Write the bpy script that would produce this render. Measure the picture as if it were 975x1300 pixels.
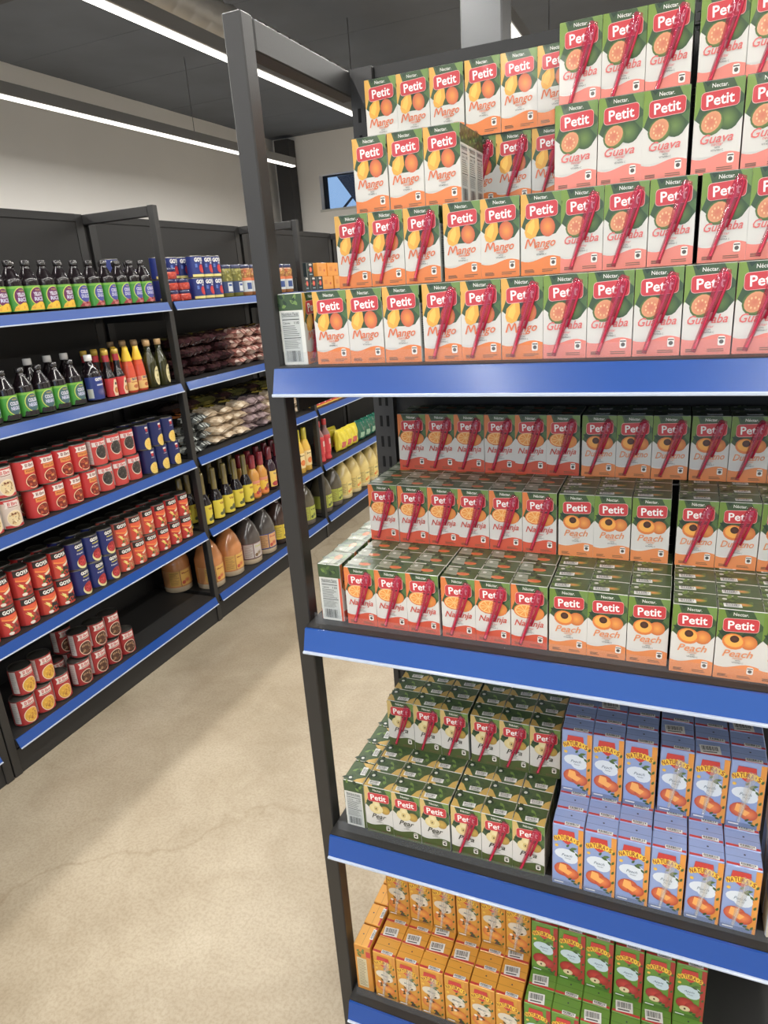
import bpy, bmesh, math, random
from mathutils import Vector, Matrix, Euler
from mathutils.geometry import tessellate_polygon
R = random.Random(7)
PI = math.pi
SC = bpy.context.scene
for o in list(bpy.data.objects): bpy.data.objects.remove(o)

# ------------------------------------------------------------------ camera, world, exposure
cam = bpy.data.cameras.new('camera'); cam.sensor_fit = 'VERTICAL'; cam.sensor_height = 36.0
cam.lens = 870.15 / 1300 * 36.0; cam.clip_start = 0.02
camo = bpy.data.objects.new('camera', cam); SC.collection.objects.link(camo)
camo.location = (0.5622, -0.9208, 1.5507)
camo.rotation_euler = (math.radians(71.5068), math.radians(3.9583), math.radians(22.5552))
SC.camera = camo
W = bpy.data.worlds.new('world'); SC.world = W; W.use_nodes = True
W.node_tree.nodes['Background'].inputs[0].default_value = (0.36, 0.60, 1.0, 1)
W.node_tree.nodes['Background'].inputs[1].default_value = 0.9
SC.view_settings.view_transform = 'Standard'; SC.view_settings.look = 'None'
SC.view_settings.gamma = 1; SC.view_settings.use_curve_mapping = False
SC.view_settings.exposure = -0.12
LAMP_W = 12.3          # watts per metre of ceiling strip
dl = bpy.data.lights.new('fill_light', 'AREA'); dl.shape = 'RECTANGLE'; dl.size = 7.6; dl.size_y = 2.4; dl.energy = 65; dl.color = (.80, .90, 1.0)  # added bluish fill behind the camera, lifts the ceiling and shelf fronts
dlo = bpy.data.objects.new('fill_light', dl); SC.collection.objects.link(dlo); dlo.location = (.3, -6.35, 1.5); dlo.rotation_euler = (math.radians(97), 0, 0)

# ------------------------------------------------------------------ colour and materials
def lin(c):
    return tuple((x/255/12.92 if x/255 <= 0.04045 else ((x/255+0.055)/1.055)**2.4) for x in c[:3])
def mat(name, col=None, rough=0.5, metal=0.0, coat=0.0, coat_r=0.1, bump=0.0, bscale=60.0, spec=0.5, emit=None, es=0.0, var=0.0, vscale=5.0):
    m = bpy.data.materials.new(name); m.use_nodes = True
    nt = m.node_tree; b = nt.nodes['Principled BSDF']
    b.inputs['Roughness'].default_value = rough; b.inputs['Metallic'].default_value = metal
    b.inputs['Coat Weight'].default_value = coat; b.inputs['Coat Roughness'].default_value = coat_r
    b.inputs['Specular IOR Level'].default_value = spec
    if col is None:
        a = nt.nodes.new('ShaderNodeVertexColor'); a.layer_name = 'Col'
        hs = nt.nodes.new('ShaderNodeHueSaturation'); hs.inputs['Saturation'].default_value = .95; hs.inputs['Value'].default_value = .95
        nt.links.new(a.outputs[0], hs.inputs['Color']); nt.links.new(hs.outputs[0], b.inputs['Base Color'])
    else:
        b.inputs['Base Color'].default_value = (*lin(col), 1)
        if var:
            t = nt.nodes.new('ShaderNodeTexCoord'); n = nt.nodes.new('ShaderNodeTexNoise'); n.inputs['Scale'].default_value = vscale
            n.inputs['Detail'].default_value = 6
            r = nt.nodes.new('ShaderNodeValToRGB'); c = lin(col)
            r.color_ramp.elements[0].color = (*[x*(1-var) for x in c], 1); r.color_ramp.elements[1].color = (*[min(1, x*(1+var)) for x in c], 1)
            r.color_ramp.elements[0].position = .3; r.color_ramp.elements[1].position = .7
            nt.links.new(t.outputs['Object'], n.inputs[0]); nt.links.new(n.outputs[0], r.inputs[0]); nt.links.new(r.outputs[0], b.inputs['Base Color'])
    if emit:
        b.inputs['Emission Color'].default_value = (*lin(emit), 1); b.inputs['Emission Strength'].default_value = es
    if bump:
        g = nt.nodes.new('ShaderNodeNewGeometry'); n = nt.nodes.new('ShaderNodeTexNoise'); n.inputs['Scale'].default_value = bscale
        n.inputs['Detail'].default_value = 3
        bp = nt.nodes.new('ShaderNodeBump'); bp.inputs['Strength'].default_value = bump; bp.inputs['Distance'].default_value = 0.002
        nt.links.new(g.outputs['Position'], n.inputs[0]); nt.links.new(n.outputs[0], bp.inputs['Height'])
        nt.links.new(bp.outputs[0], b.inputs['Coat Normal' if coat else 'Normal'])
    return m
def film(name, col, opacity, rough=0.12):
    m = bpy.data.materials.new(name); m.use_nodes = True; nt = m.node_tree; b = nt.nodes['Principled BSDF']
    b.inputs['Base Color'].default_value = (*lin(col), 1); b.inputs['Roughness'].default_value = rough
    b.inputs['Alpha'].default_value = opacity; b.inputs['Coat Weight'].default_value = 1
    return m
M = {}
M['carton'] = mat('printed_carton', rough=.42, coat=.35, coat_r=.12, bump=.35, bscale=45)
M['label'] = mat('printed_label', rough=.4, coat=.25, coat_r=.15)
M['glossy'] = mat('glossy_plastic', rough=.14, coat=.6, coat_r=.05)
M['bag'] = mat('bag_film', rough=.25, coat=.7, coat_r=.1, bump=.8, bscale=70)
M['tin'] = mat('tin', (120, 118, 112), .32, .85)
M['frame'] = mat('black_steel', (40, 39, 38), .42, 0, bump=.08, bscale=400, spec=.6)
M['panel'] = mat('black_panel', (42, 41, 40), .55, 0, spec=.45)
M['slot'] = mat('slot_hole', (6, 6, 6), .9)
M['blue'] = mat('blue_rail', (14, 70, 150), .3, 0, coat=.45, coat_r=.16)
M['lip'] = mat('clear_white_lip', (190, 200, 216), .22, 0, coat=.5)
M['straw'] = mat('red_straw', (184, 28, 62), .3, coat=.3)
M['sleeve'] = film('straw_sleeve', (192, 46, 80), .55)
M['csleeve'] = film('clear_straw_sleeve', (226, 220, 208), .30)
M['acrylic'] = film('clear_acrylic', (200, 205, 210), .05, .06)
M['sticker'] = mat('sticker', rough=.5)
M['steel'] = mat('galvanised_steel', (196, 194, 190), .4, .45, bump=.2, bscale=20)
M['housing'] = mat('lamp_housing', (150, 150, 150), .4, .5)
M['diffuser'] = mat('lamp_diffuser', (255, 255, 255), .5, emit=(255, 250, 240), es=4.0)
M['deck'] = mat('ceiling_paint', (104, 110, 120), .75, var=.12, vscale=1.5)
M['joist'] = mat('joist_paint', (70, 71, 73), .6)
M['wall'] = mat('white_wall', (240, 238, 234), .8, var=.03, vscale=1)
M['column'] = mat('grey_steel_column', (96, 97, 98), .45, .2)
M['darkcol'] = mat('dark_column', (58, 58, 60), .6)
M['reveal'] = mat('window_reveal', (205, 205, 200), .7)
M['winframe'] = mat('window_frame', (24, 34, 48), .4)
M['canopy'] = mat('canopy', (46, 56, 76), .7)

# ------------------------------------------------------------------ mesh building
class MB:
    def __init__(s): s.v = []; s.f = []; s.c = []; s.m = []; s.mats = []; s.sm = []
    def mi(s, m):
        if m not in s.mats: s.mats.append(m)
        return s.mats.index(m)
    def face(s, pts, col, m, smooth=False):
        n = len(s.v); s.v.extend(pts); s.f.append(tuple(range(n, n+len(pts))))
        if isinstance(col[0], (int, float)): col = [col]*len(pts)
        s.c.append([lin(c) for c in col]); s.m.append(s.mi(m)); s.sm.append(smooth)
    def box(s, a, b, col=(128,128,128), m='frame', bev=0.0):
        x0, y0, z0 = a; x1, y1, z1 = b
        P = [Vector((x, y, z)) for z in (z0, z1) for y in (y0, y1) for x in (x0, x1)]
        s.hexa(P, col, m, bev)
    def hexa(s, P, col, m, bev=0.0):
        bm = bmesh.new(); vs = [bm.verts.new(p) for p in P]
        for q in ((0,2,3,1),(4,5,7,6),(0,1,5,4),(2,6,7,3),(0,4,6,2),(1,3,7,5)): bm.faces.new([vs[i] for i in q])
        if bev: bmesh.ops.bevel(bm, geom=bm.edges[:], offset=bev, segments=1, affect='EDGES')
        s.addbm(bm, col, m)
    def addbm(s, bm, col, m, smooth=False):
        bmesh.ops.recalc_face_normals(bm, faces=bm.faces)
        n = len(s.v); bm.verts.index_update(); s.v.extend([v.co.copy() for v in bm.verts])
        for f in bm.faces:
            s.f.append(tuple(n+v.index for v in f.verts)); s.c.append([lin(col)]*len(f.verts)); s.m.append(s.mi(m)); s.sm.append(smooth)
        bm.free()
    def lathe(s, prof, seg=20, org=(0,0,0), sq=0.0, sx=1.0, sy=1.0):
        # prof: list of (r, z, colour, material) ; the colour belongs to the band that starts there
        ox, oy, oz = org; n = len(s.v)
        for r, z, c, m in prof:
            for k in range(seg):
                a = 2*PI*k/seg; ca, sa = math.cos(a), math.sin(a)
                q = 1.0
                if sq: q = 1/ (abs(ca)**sq + abs(sa)**sq)**(1/sq)
                s.v.append(Vector((ox+r*q*ca*sx, oy+r*q*sa*sy, oz+z)))
        for i in range(len(prof)-1):
            c = lin(prof[i][2]); mi = s.mi(prof[i][3])
            for k in range(seg):
                k2 = (k+1) % seg
                s.f.append((n+i*seg+k, n+i*seg+k2, n+(i+1)*seg+k2, n+(i+1)*seg+k)); s.c.append([c]*4); s.m.append(mi); s.sm.append(True)
        for i, flip in ((0, True), (len(prof)-1, False)):
            if prof[i][0] > 1e-5:
                idx = [n+i*seg+k for k in range(seg)]
                if flip: idx.reverse()
                s.f.append(tuple(idx)); s.c.append([lin(prof[i][2])]*seg); s.m.append(s.mi(prof[i][3])); s.sm.append(False)
    def tube(s, pts, r, col, m, seg=8, flat=1.0):
        n = len(s.v); N = len(pts); P = [Vector(p) for p in pts]
        rr = r if isinstance(r, (list, tuple)) else [r]*N
        for i in range(N):
            t = (P[min(i+1, N-1)]-P[max(i-1, 0)]).normalized()
            up = Vector((0, 1, 0)) if abs(t.y) < .9 else Vector((1, 0, 0))
            a = t.cross(up).normalized(); b = a.cross(t).normalized()
            for k in range(seg):
                th = 2*PI*k/seg; s.v.append(P[i]+a*math.cos(th)*rr[i]+b*math.sin(th)*rr[i]*flat)
        for i in range(N-1):
            for k in range(seg):
                k2 = (k+1) % seg
                s.f.append((n+i*seg+k, n+i*seg+k2, n+(i+1)*seg+k2, n+(i+1)*seg+k)); s.c.append([lin(col)]*4); s.m.append(s.mi(m)); s.sm.append(True)
        for i in (0, N-1):
            s.f.append(tuple(n+i*seg+k for k in range(seg))); s.c.append([lin(col)]*seg); s.m.append(s.mi(m)); s.sm.append(False)
    def mesh(s, name):
        me = bpy.data.meshes.new(name); me.from_pydata([tuple(v) for v in s.v], [], s.f)
        for m in s.mats: me.materials.append(M[m])
        me.polygons.foreach_set('material_index', s.m); me.polygons.foreach_set('use_smooth', s.sm)
        at = me.color_attributes.new('Col', 'FLOAT_COLOR', 'CORNER')
        buf = []
        for f in s.c:
            for c in f: buf.extend((c[0], c[1], c[2], 1.0))
        at.data.foreach_set('color', buf); me.update(); return me
    def obj(s, name, parent=None, loc=(0,0,0), rz=0):
        o = bpy.data.objects.new(name, s.mesh(name)); SC.collection.objects.link(o)
        o.location = loc; o.rotation_euler = (0, 0, rz)
        if parent: o.parent = parent
        return o
def tag(o, label=None, cat=None, group=None, kind=None):
    if label: o['label'] = label
    if cat: o['category'] = cat
    if group: o['group'] = group
    if kind: o['kind'] = kind
    return o
def empty(name, loc=(0,0,0)):
    o = bpy.data.objects.new(name, None); SC.collection.objects.link(o); o.location = loc; o.empty_display_size = .05; return o
def dup(root, loc, rz, label, group=None, depth=True):
    r = root.copy(); SC.collection.objects.link(r); r.location = loc; r.rotation_euler = (0, 0, rz)
    r['label'] = label
    if group: r['group'] = group
    if depth:
        for ch in KIDS.get(root.name, []):
            c = ch.copy(); SC.collection.objects.link(c); c.parent = r
            for g in KIDS.get(ch.name, []):
                d = g.copy(); SC.collection.objects.link(d); d.parent = c
    return r
KIDS = {}
def kid(parent, child): KIDS.setdefault(parent.name, []).append(child)

# ------------------------------------------------------------------ printed artwork: flat shapes laid on a face
_txt = {}
def text_tris(t, bold=0.0, shear=0.0):
    key = (t, bold, shear)
    if key not in _txt:
        cu = bpy.data.curves.new('t', 'FONT'); cu.body = t; cu.resolution_u = 2; cu.fill_mode = 'FRONT'; cu.offset = bold; cu.shear = shear
        ob = bpy.data.objects.new('t', cu); SC.collection.objects.link(ob)
        bpy.context.view_layer.update()
        ev = ob.evaluated_get(bpy.context.evaluated_depsgraph_get()); me = ev.to_mesh(); me.calc_loop_triangles()
        V = [(v.co.x, v.co.y) for v in me.vertices]; T = [tuple(tr.vertices) for tr in me.loop_triangles]
        ev.to_mesh_clear(); bpy.data.objects.remove(ob); bpy.data.curves.remove(cu)
        xs = [p[0] for p in V]; ys = [p[1] for p in V]
        _txt[key] = (V, T, min(xs), max(xs), min(ys), max(ys))
    return _txt[key]
def text(L, t, cx, cy, w, h, col, bold=0.0, shear=0.0, rot=0.0):
    """fit text t into a w x h box centred at cx, cy"""
    V, T, x0, x1, y0, y1 = text_tris(t, bold, shear)
    sx = w/(x1-x0); sy = h/(y1-y0); mx, my = (x0+x1)/2, (y0+y1)/2; c, s = math.cos(rot), math.sin(rot)
    P = [((x-mx)*sx, (y-my)*sy) for x, y in V]; P = [(cx+x*c-y*s, cy+x*s+y*c) for x, y in P]
    return [(L, [P[i] for i in tr], [col]*3) for tr in T]
def poly(L, pts, col):
    L = sub(L); tr = tessellate_polygon([[Vector((x, y, 0)) for x, y in pts]])
    return [(L, [pts[i] for i in t], [col]*3) for t in tr]
def rect(L, x0, y0, x1, y1, col): return [(L, [(x0,y0),(x1,y0),(x1,y1),(x0,y1)], [col]*4)]
def ell(L, cx, cy, rx, ry, c0, c1=None, rot=0.0, n=16, a0=0.0, a1=2*PI):
    L = sub(L); c1 = c1 or c0; out = []; cr, sr = math.cos(rot), math.sin(rot)
    def p(a, k=1):
        x, y = rx*k*math.cos(a), ry*k*math.sin(a); return (cx+x*cr-y*sr, cy+x*sr+y*cr)
    for i in range(n):
        a, b = a0+(a1-a0)*i/n, a0+(a1-a0)*(i+1)/n
        out.append((L, [(cx, cy), p(a), p(b)], [c0, c1, c1]))
    return out
def wave(L, x0, x1, y0, ytop, amp, col, ph=0.0, n=10):
    out = []
    f = lambda x: ytop+amp*math.sin((x-x0)/(x1-x0)*2*PI*0.9+ph)
    for i in range(n):
        a, b = x0+(x1-x0)*i/n, x0+(x1-x0)*(i+1)/n
        out.append((L, [(a, y0), (b, y0), (b, f(b)), (a, f(a))], [col]*4))
    return out
def leaf(L, x, y, ln, wd, rot, col):
    c, s = math.cos(rot), math.sin(rot)
    pts = [(0,0),(ln*.3,wd*.5),(ln*.65,wd*.42),(ln,0),(ln*.65,-wd*.42),(ln*.3,-wd*.5)]
    return poly(L, [(x+a*c-b*s, y+a*s+b*c) for a, b in pts], col)
def stroke(L, pts, w, col):
    out = []
    for (x0, y0), (x1, y1) in zip(pts, pts[1:]):
        d = math.hypot(x1-x0, y1-y0); nx, ny = -(y1-y0)/d*w/2, (x1-x0)/d*w/2
        out += poly(L, [(x0+nx,y0+ny),(x0-nx,y0-ny),(x1-nx,y1-ny),(x1+nx,y1+ny)], col) + ell(L, x1, y1, w/2, w/2, col, n=6)
    return out
def rnd_rect(L, x0, y0, x1, y1, r, col, sl=0.0):
    pts = []
    for cx, cy, a in ((x1-r, y1-r, 0), (x0+r, y1-r, 90), (x0+r, y0+r, 180), (x1-r, y0+r, 270)):
        for k in range(4): th = math.radians(a+30*k); pts.append((cx+r*math.cos(th), cy+r*math.sin(th)+sl*(cx-(x0+x1)/2)))
    return poly(L, pts, col)
def lines(L, x0, x1, y0, y1, n, th, col, rg):
    out = []
    for i in range(n):
        y = y0+(y1-y0)*(i+.5)/n; out += rect(L, x0, y-th/2, x1-rg.random()*(x1-x0)*.35, y+th/2, col)
    return out
def barcode(L, x0, y0, x1, y1, col, rg, n=14):
    out = []; x = x0; st = (x1-x0)/n
    for i in range(n): out += rect(L, x0+i*st, y0, x0+i*st+st*rg.choice((.3, .45, .65)), y1, col)
    return out
EPS = 0.00014
_sub = [0]
def sub(L):
    _sub[0] = (_sub[0]+1) % 6; return L+_sub[0]*.15
def lay_flat(mb, items, fn, m, mm=0.001):
    for L, pts, cols in items: mb.face([fn(x*mm, y*mm, L*EPS) for x, y in pts], cols, m)
def lay_round(mb, items, r, z0, m, mm=0.001, maxu=5.0, sx=1.0, sy=1.0):
    st = []
    for L, pts, cols in items:
        for i in range(1, len(pts)-1): st.append((L, (pts[0], pts[i], pts[i+1]), (cols[0], cols[i], cols[i+1])))
    def mid(a, b): return tuple((x+y)/2 for x, y in zip(a, b))
    while st:
        L, p, c = st.pop()
        e = [abs(p[i][0]-p[(i+1) % 3][0]) for i in range(3)]; k = e.index(max(e))
        if e[k] > maxu:
            i, j, l = k, (k+1) % 3, (k+2) % 3; q = mid(p[i], p[j]); qc = mid(c[i], c[j])
            st.append((L, (p[i], q, p[l]), (c[i], qc, c[l]))); st.append((L, (q, p[j], p[l]), (qc, c[j], c[l]))); continue
        out = []
        for x, y in p:
            a = x*mm/r; rr = r+.0004+L*EPS*1.6; out.append(Vector((rr*math.sin(a)*sx, -rr*math.cos(a)*sy, z0+y*mm)))
        mb.face(out, list(c), m)

# ------------------------------------------------------------------ the shop's nectar cartons
FL = {  # wave colour, script colour, top-left accent
 'mango':  dict(wave=(234,124,34), scr=(228,112,50), acc=(226,170,60)),
 'guava':  dict(wave=(236,130,112), scr=(226,104,96), acc=(120,150,50)),
 'naranja':dict(wave=(216,78,40), scr=(206,72,50), acc=(224,120,40)),
 'peach':  dict(wave=(236,140,72), scr=(232,142,84), acc=(110,140,46)),
 'pear':   dict(wave=(84,96,48), scr=(66,66,50), acc=(214,184,110)),
}
WORD = {'mango':('Mango','Mango'), 'guava':('Guava','Guayaba'), 'naranja':('Orange','Naranja'), 'peach':('Peach','Durazno'), 'pear':('Pear','Pera')}
PW, PD, PH = .0546, .0415, .1045
GR, DG, LG = (58,84,48), (34,58,38), (112,144,66)
def fruit(fl):
    A = []
    if fl == 'mango':
        A += leaf(3, -10, 66, 20, 9, .5, DG)
        A += ell(4, 9, 61, 10, 12.5, (236,150,44), (206,86,40), .15)
        A += poly(5, [(-22,56),(-20,66),(-9,76),(-3,72),(-2,60),(-7,50),(-14,47),(-20,50)], (240,170,40))
        A += poly(6, [(-19,57),(-16,66),(-9,73),(-8,62),(-12,52)], (250,196,70))
    elif fl == 'guava':
        A += ell(3, 11, 61, 12.5, 13, (108,136,60), (52,80,40), .4)
        A += ell(4, -7, 58, 14.5, 13.5, (176,186,90), (70,100,42), .9)
        A += ell(5, -7.5, 59, 12.6, 10.2, (210,110,76), (222,150,100), .9)
        for k in range(9):
            a = k*.7; A += ell(6, -8+6*math.cos(a), 58+6*math.sin(a), 1, 1.5, (250,196,140), n=5)
    elif fl == 'naranja':
        A += leaf(3, 6, 70, 16, 9, .2, DG)
        A += ell(4, 10, 59, 13, 11, (240,160,50), (226,120,30), .2)
        A += ell(5, -6, 62, 17, 12, (238,140,30), (230,120,30)); A += ell(6, -6, 62.3, 15, 10.3, (250,196,120), (252,206,130))
        for k in range(9):
            a = k*2*PI/9; b = a+2*PI/9*.84
            A += [(7, [(-6+1.5*math.cos(a+.3), 62.3+1*math.sin(a+.3)), (-6+13.6*math.cos(a), 62.3+9.2*math.sin(a)), (-6+13.6*math.cos(b), 62.3+9.2*math.sin(b))], [(240,150,48)]*3)]
    elif fl == 'peach':
        A += leaf(3, -4, 62, 24, 11, 2.7, DG); A += leaf(3, 2, 66, 20, 11, .35, DG)
        A += ell(4, 12, 58, 10.5, 10.5, (240,160,60), (206,104,36))
        A += ell(5, -6, 58, 14, 12, (236,140,40), (226,120,36), -.15); A += ell(6, -6, 59, 11.5, 9.2, (252,182,70), (248,168,54), -.15)
        A += ell(7, -5, 62, 5.6, 5.4, (92,48,26), (60,30,20))
    else:
        A += leaf(3, -6, 68, 19, 9, 3.0, DG)
        A += ell(4, 13, 57, 9.5, 9.5, (206,170,70), (178,140,60))
        A += ell(5, -5, 57, 14, 11.5, (240,226,176), (226,206,140)); A += ell(5, -4, 67, 7.5, 9, (240,226,176), (226,206,140))
        A += ell(6, -5, 57, 4.5, 5.5, (214,190,120)); A += ell(7, -5, 57, 1.2, 2.2, (60,40,24), n=6)
    return A
def petit_front(fl, es):
    f = FL[fl]; g = random.Random(fl); A = []
    A += rect(1, -27.2, 50, 27.2, 104, GR)
    A += poly(2, [(-27.2,60),(-27.2,104),(-20,104),(-16,92),(-22,74)], f['acc'])
    A += poly(2, [(27.2,104),(14,104),(20,92),(27.2,84)], LG); A += poly(2, [(27.2,62),(27.2,78),(18,72)], (80,112,56))
    A += poly(2, [(-18,104),(-8,104),(-14,98)], DG)
    A += poly(2, [(-27.2,20),(27.2,20),(27.2,62),(20,52),(8,49),(-8,47),(-18,56),(-27.2,64)], (220,216,208))
    A += wave(3, -27.2, 27.2, 0.3, 21, 3.4, f['wave'], ph=3.6)
    A += fruit(fl)
    A += text(4, 'N\u00e9ctar.' if es else 'Nectar.', 0, 98.5, 18, 4.6, (236,236,226), .01)
    A += rnd_rect(7, -20.5, 73, 22.5, 93, 4.5, (238,190,180), .05); A += rnd_rect(8, -20, 73.6, 22, 92.4, 4.2, (204,36,44), .05)
    A += text(9, 'Petit', 1, 83, 31, 12.4, (250,248,244), .018, 0, .05)
    w = WORD[fl][1 if es else 0]
    if fl == 'mango':
        A += stroke(9, [(-21,35.5),(-18,46),(-16.6,46.6),(-14,38.5),(-9.6,46.8),(-8.4,45.6),(-7.4,35.5)], 1.9, f['scr'])
        A += text(9, 'ango', 6.5, 38, 27, 11, f['scr'], .012, .35, .03)
    else:
        A += text(9, w, 0, 40.5, min(44, 7.4*len(w)), 13.5 if any(c in w for c in 'gjy') else 10.5, f['scr'], .012, .35, .03)
    A += text(8, 'nectar' if not es else 'n\u00e9ctar', 1, 33.4, 13, 3.2, f['scr'], .002, .2)
    A += text(8, 'WITH' if not es else 'CON', 1, 29.8, 6, 2, (60,60,50)); A += text(8, 'VITAMIN C' if not es else 'VITAMINA C', 1, 26.8, 14, 2.2, (60,60,50))
    A += rnd_rect(6, 13, 11, 21, 22, 2, (246,240,230)); A += ell(7, 17, 15.5, 2.6, 2.6, (90,80,70), n=8); A += rect(7, 13.5, 19, 20.5, 20.4, (70,60,50))
    A += lines(6, -22, -8, 3.5, 8, 3, .8, (110,84,60), g); A += lines(6, 2, 22, 3.5, 8, 2, .9, (120,90,64), g)
    return A
def petit_body(fl, es):
    f = FL[fl]; g = random.Random(fl+'b'); mb = MB(); w, d, h = PW/2, PD/2, PH
    mb.box((-w, -d, 0), (w, d, h), (226,224,216), 'carton', .0011)
    F = petit_front(fl, es)
    lay_flat(mb, F, lambda x, y, o: Vector((x, -d-o-.0001, y)), 'carton')
    # back face is the same print in the other direction
    lay_flat(mb, [i for i in F if i[0] < 5], lambda x, y, o: Vector((-x, d+o+.0001, y)), 'carton')
    # side panels: foliage above, grey facts panel below
    S = rect(1, -20.2, .3, 20.2, 103.5, (226,226,218)); S += rect(2, -20.2, 80, 20.2, 103.5, GR)
    for k in range(9): S += leaf(3, -18+g.random()*32, 82+g.random()*18, 10, 5, g.random()*3, g.choice((LG, DG, (82,110,54))))
    S += rect(2, 16, .3, 20.2, 80, f['wave']) if fl != 'mango' else []
    S += rect(3, -17, 4, 14, 78, (196,200,196)); S += text(4, 'Nutrition Facts', -2, 75, 28, 4.2, (40,44,42), .01)
    S += rect(4, -16, 71.4, 13, 72.2, (40,44,42)); S += text(4, 'Calories', -9, 62, 12, 3, (40,44,42), .01); S += text(4, '110', 8, 62, 8, 3.8, (40,44,42), .02)
    S += rect(4, -16, 66.4, 13, 67.6, (40,44,42)); S += lines(4, -16, 13, 42, 59, 6, .9, (80,84,82), g); S += rect(4, -16, 39.4, 13, 40.6, (40,44,42))
    S += lines(4, -16, 13, 24, 38, 8, .7, (120,124,122), g); S += barcode(4, -14, 5, 10, 21, (40,44,42), g, 18)
    lay_flat(mb, S, lambda x, y, o: Vector((-w-o-.0001, -x, y)), 'carton'); lay_flat(mb, S, lambda x, y, o: Vector((w+o+.0001, x, y)), 'carton')
    # top: folded flap with foliage, fruit and the foil straw hole
    T = rect(1, -26.6, -20, 26.6, 20, (70,92,52))
    for k in range(13): T += leaf(2, -24+g.random()*40, -16+g.random()*30, 14, 7, g.random()*3, g.choice((LG, DG, (92,118,62), GR)))
    if fl != 'pear': T += ell(3, 4, -4, 11, 6, f['wave'], f['acc'], n=10)
    else: T += poly(3, [(-26.6,-20),(-10,-20),(-20,-4),(-26.6,0)], (206,170,84)); T += poly(3, [(26.6,-20),(12,-20),(18,-6),(26.6,2)], (206,170,84))
    if fl == 'naranja': T += poly(3, [(-26,-8),(-4,-12),(-8,14),(-26,18)], (150,156,136))
    T += ell(4, -19, 9, 3.2, 3.2, (214,216,208), n=10); T += rect(4, -26, -.5, 26, .3, (60,74,48))
    lay_flat(mb, T, lambda x, y, o: Vector((x, y, h+o+.0001)), 'carton')
    return mb
def straw_mesh():
    mb = MB(); y = -PD/2
    top = [(11.0, 88), (13.5, 93), (17, 93.5), (18.5, 89)]
    mm = lambda p, o: Vector((p[0]*.001, y-o, p[1]*.001))
    mb.tube([mm(p, .0035) for p in [(-12,8),(-6,26),(2,52),(8,74)]+top+[(16,76),(11,60),(4,40)]], .0016, (200,20,66), 'straw', 6)
    # clear red sleeve, wide at the bent end, narrow at the tip
    L = [(-13.5,4,2.6,.0012), (-9,18,3.0,.0022), (-3,36,3.4,.0026), (3,55,4.6,.0030), (8,70,6.4,.0034), (12,82,7.2,.0036), (15,92,6.6,.0032), (17,98,4.6,.0012)]
    n = len(mb.v); 
    for i, (x, z, r, t) in enumerate(L):
        for (a, b) in ((-1, 0), (-.62, .8), (0, 1), (.62, .8), (1, 0)):
            mb.v.append(Vector(((x+a*r)*.001, y-.0011-b*t*1.25-.0004, (z-a*r*.36)*.001)))
    for i in range(len(L)-1):
        for k in range(4):
            mb.f.append((n+i*5+k, n+i*5+k+1, n+(i+1)*5+k+1, n+(i+1)*5+k)); mb.c.append([lin((206,40,80))]*4); mb.m.append(mb.mi('sleeve')); mb.sm.append(True)
    return mb.mesh('wrapped_straw')
def sticker_mesh(w=.020, d=.009, n=12, seed=1):
    mb = MB(); g = random.Random(seed)
    mb.box((-w/2, -d/2, 0), (w/2, d/2, .0004), (236,236,232), 'sticker')
    lay_flat(mb, barcode(1, -w*420, -d*150, w*420, d*380, (40,40,40), g, n)+rect(1, -w*380, -d*400, w*300, -d*280, (90,90,90)), lambda x, y, o: Vector((x, y, .0005+o)), 'sticker')
    return mb.mesh('barcode_sticker')
STRAW = straw_mesh(); STK = sticker_mesh(.022, .010)
STK_F = sticker_mesh(.030, .020, 16, 3)
def add_kid(root, name, me, loc=(0,0,0), rz=0, label=None, rx=0):
    o = bpy.data.objects.new(name, me); SC.collection.objects.link(o); o.parent = root; o.location = loc; o.rotation_euler = (rx, 0, rz)
    if label: o['label'] = label
    kid(root, o); return o

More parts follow.
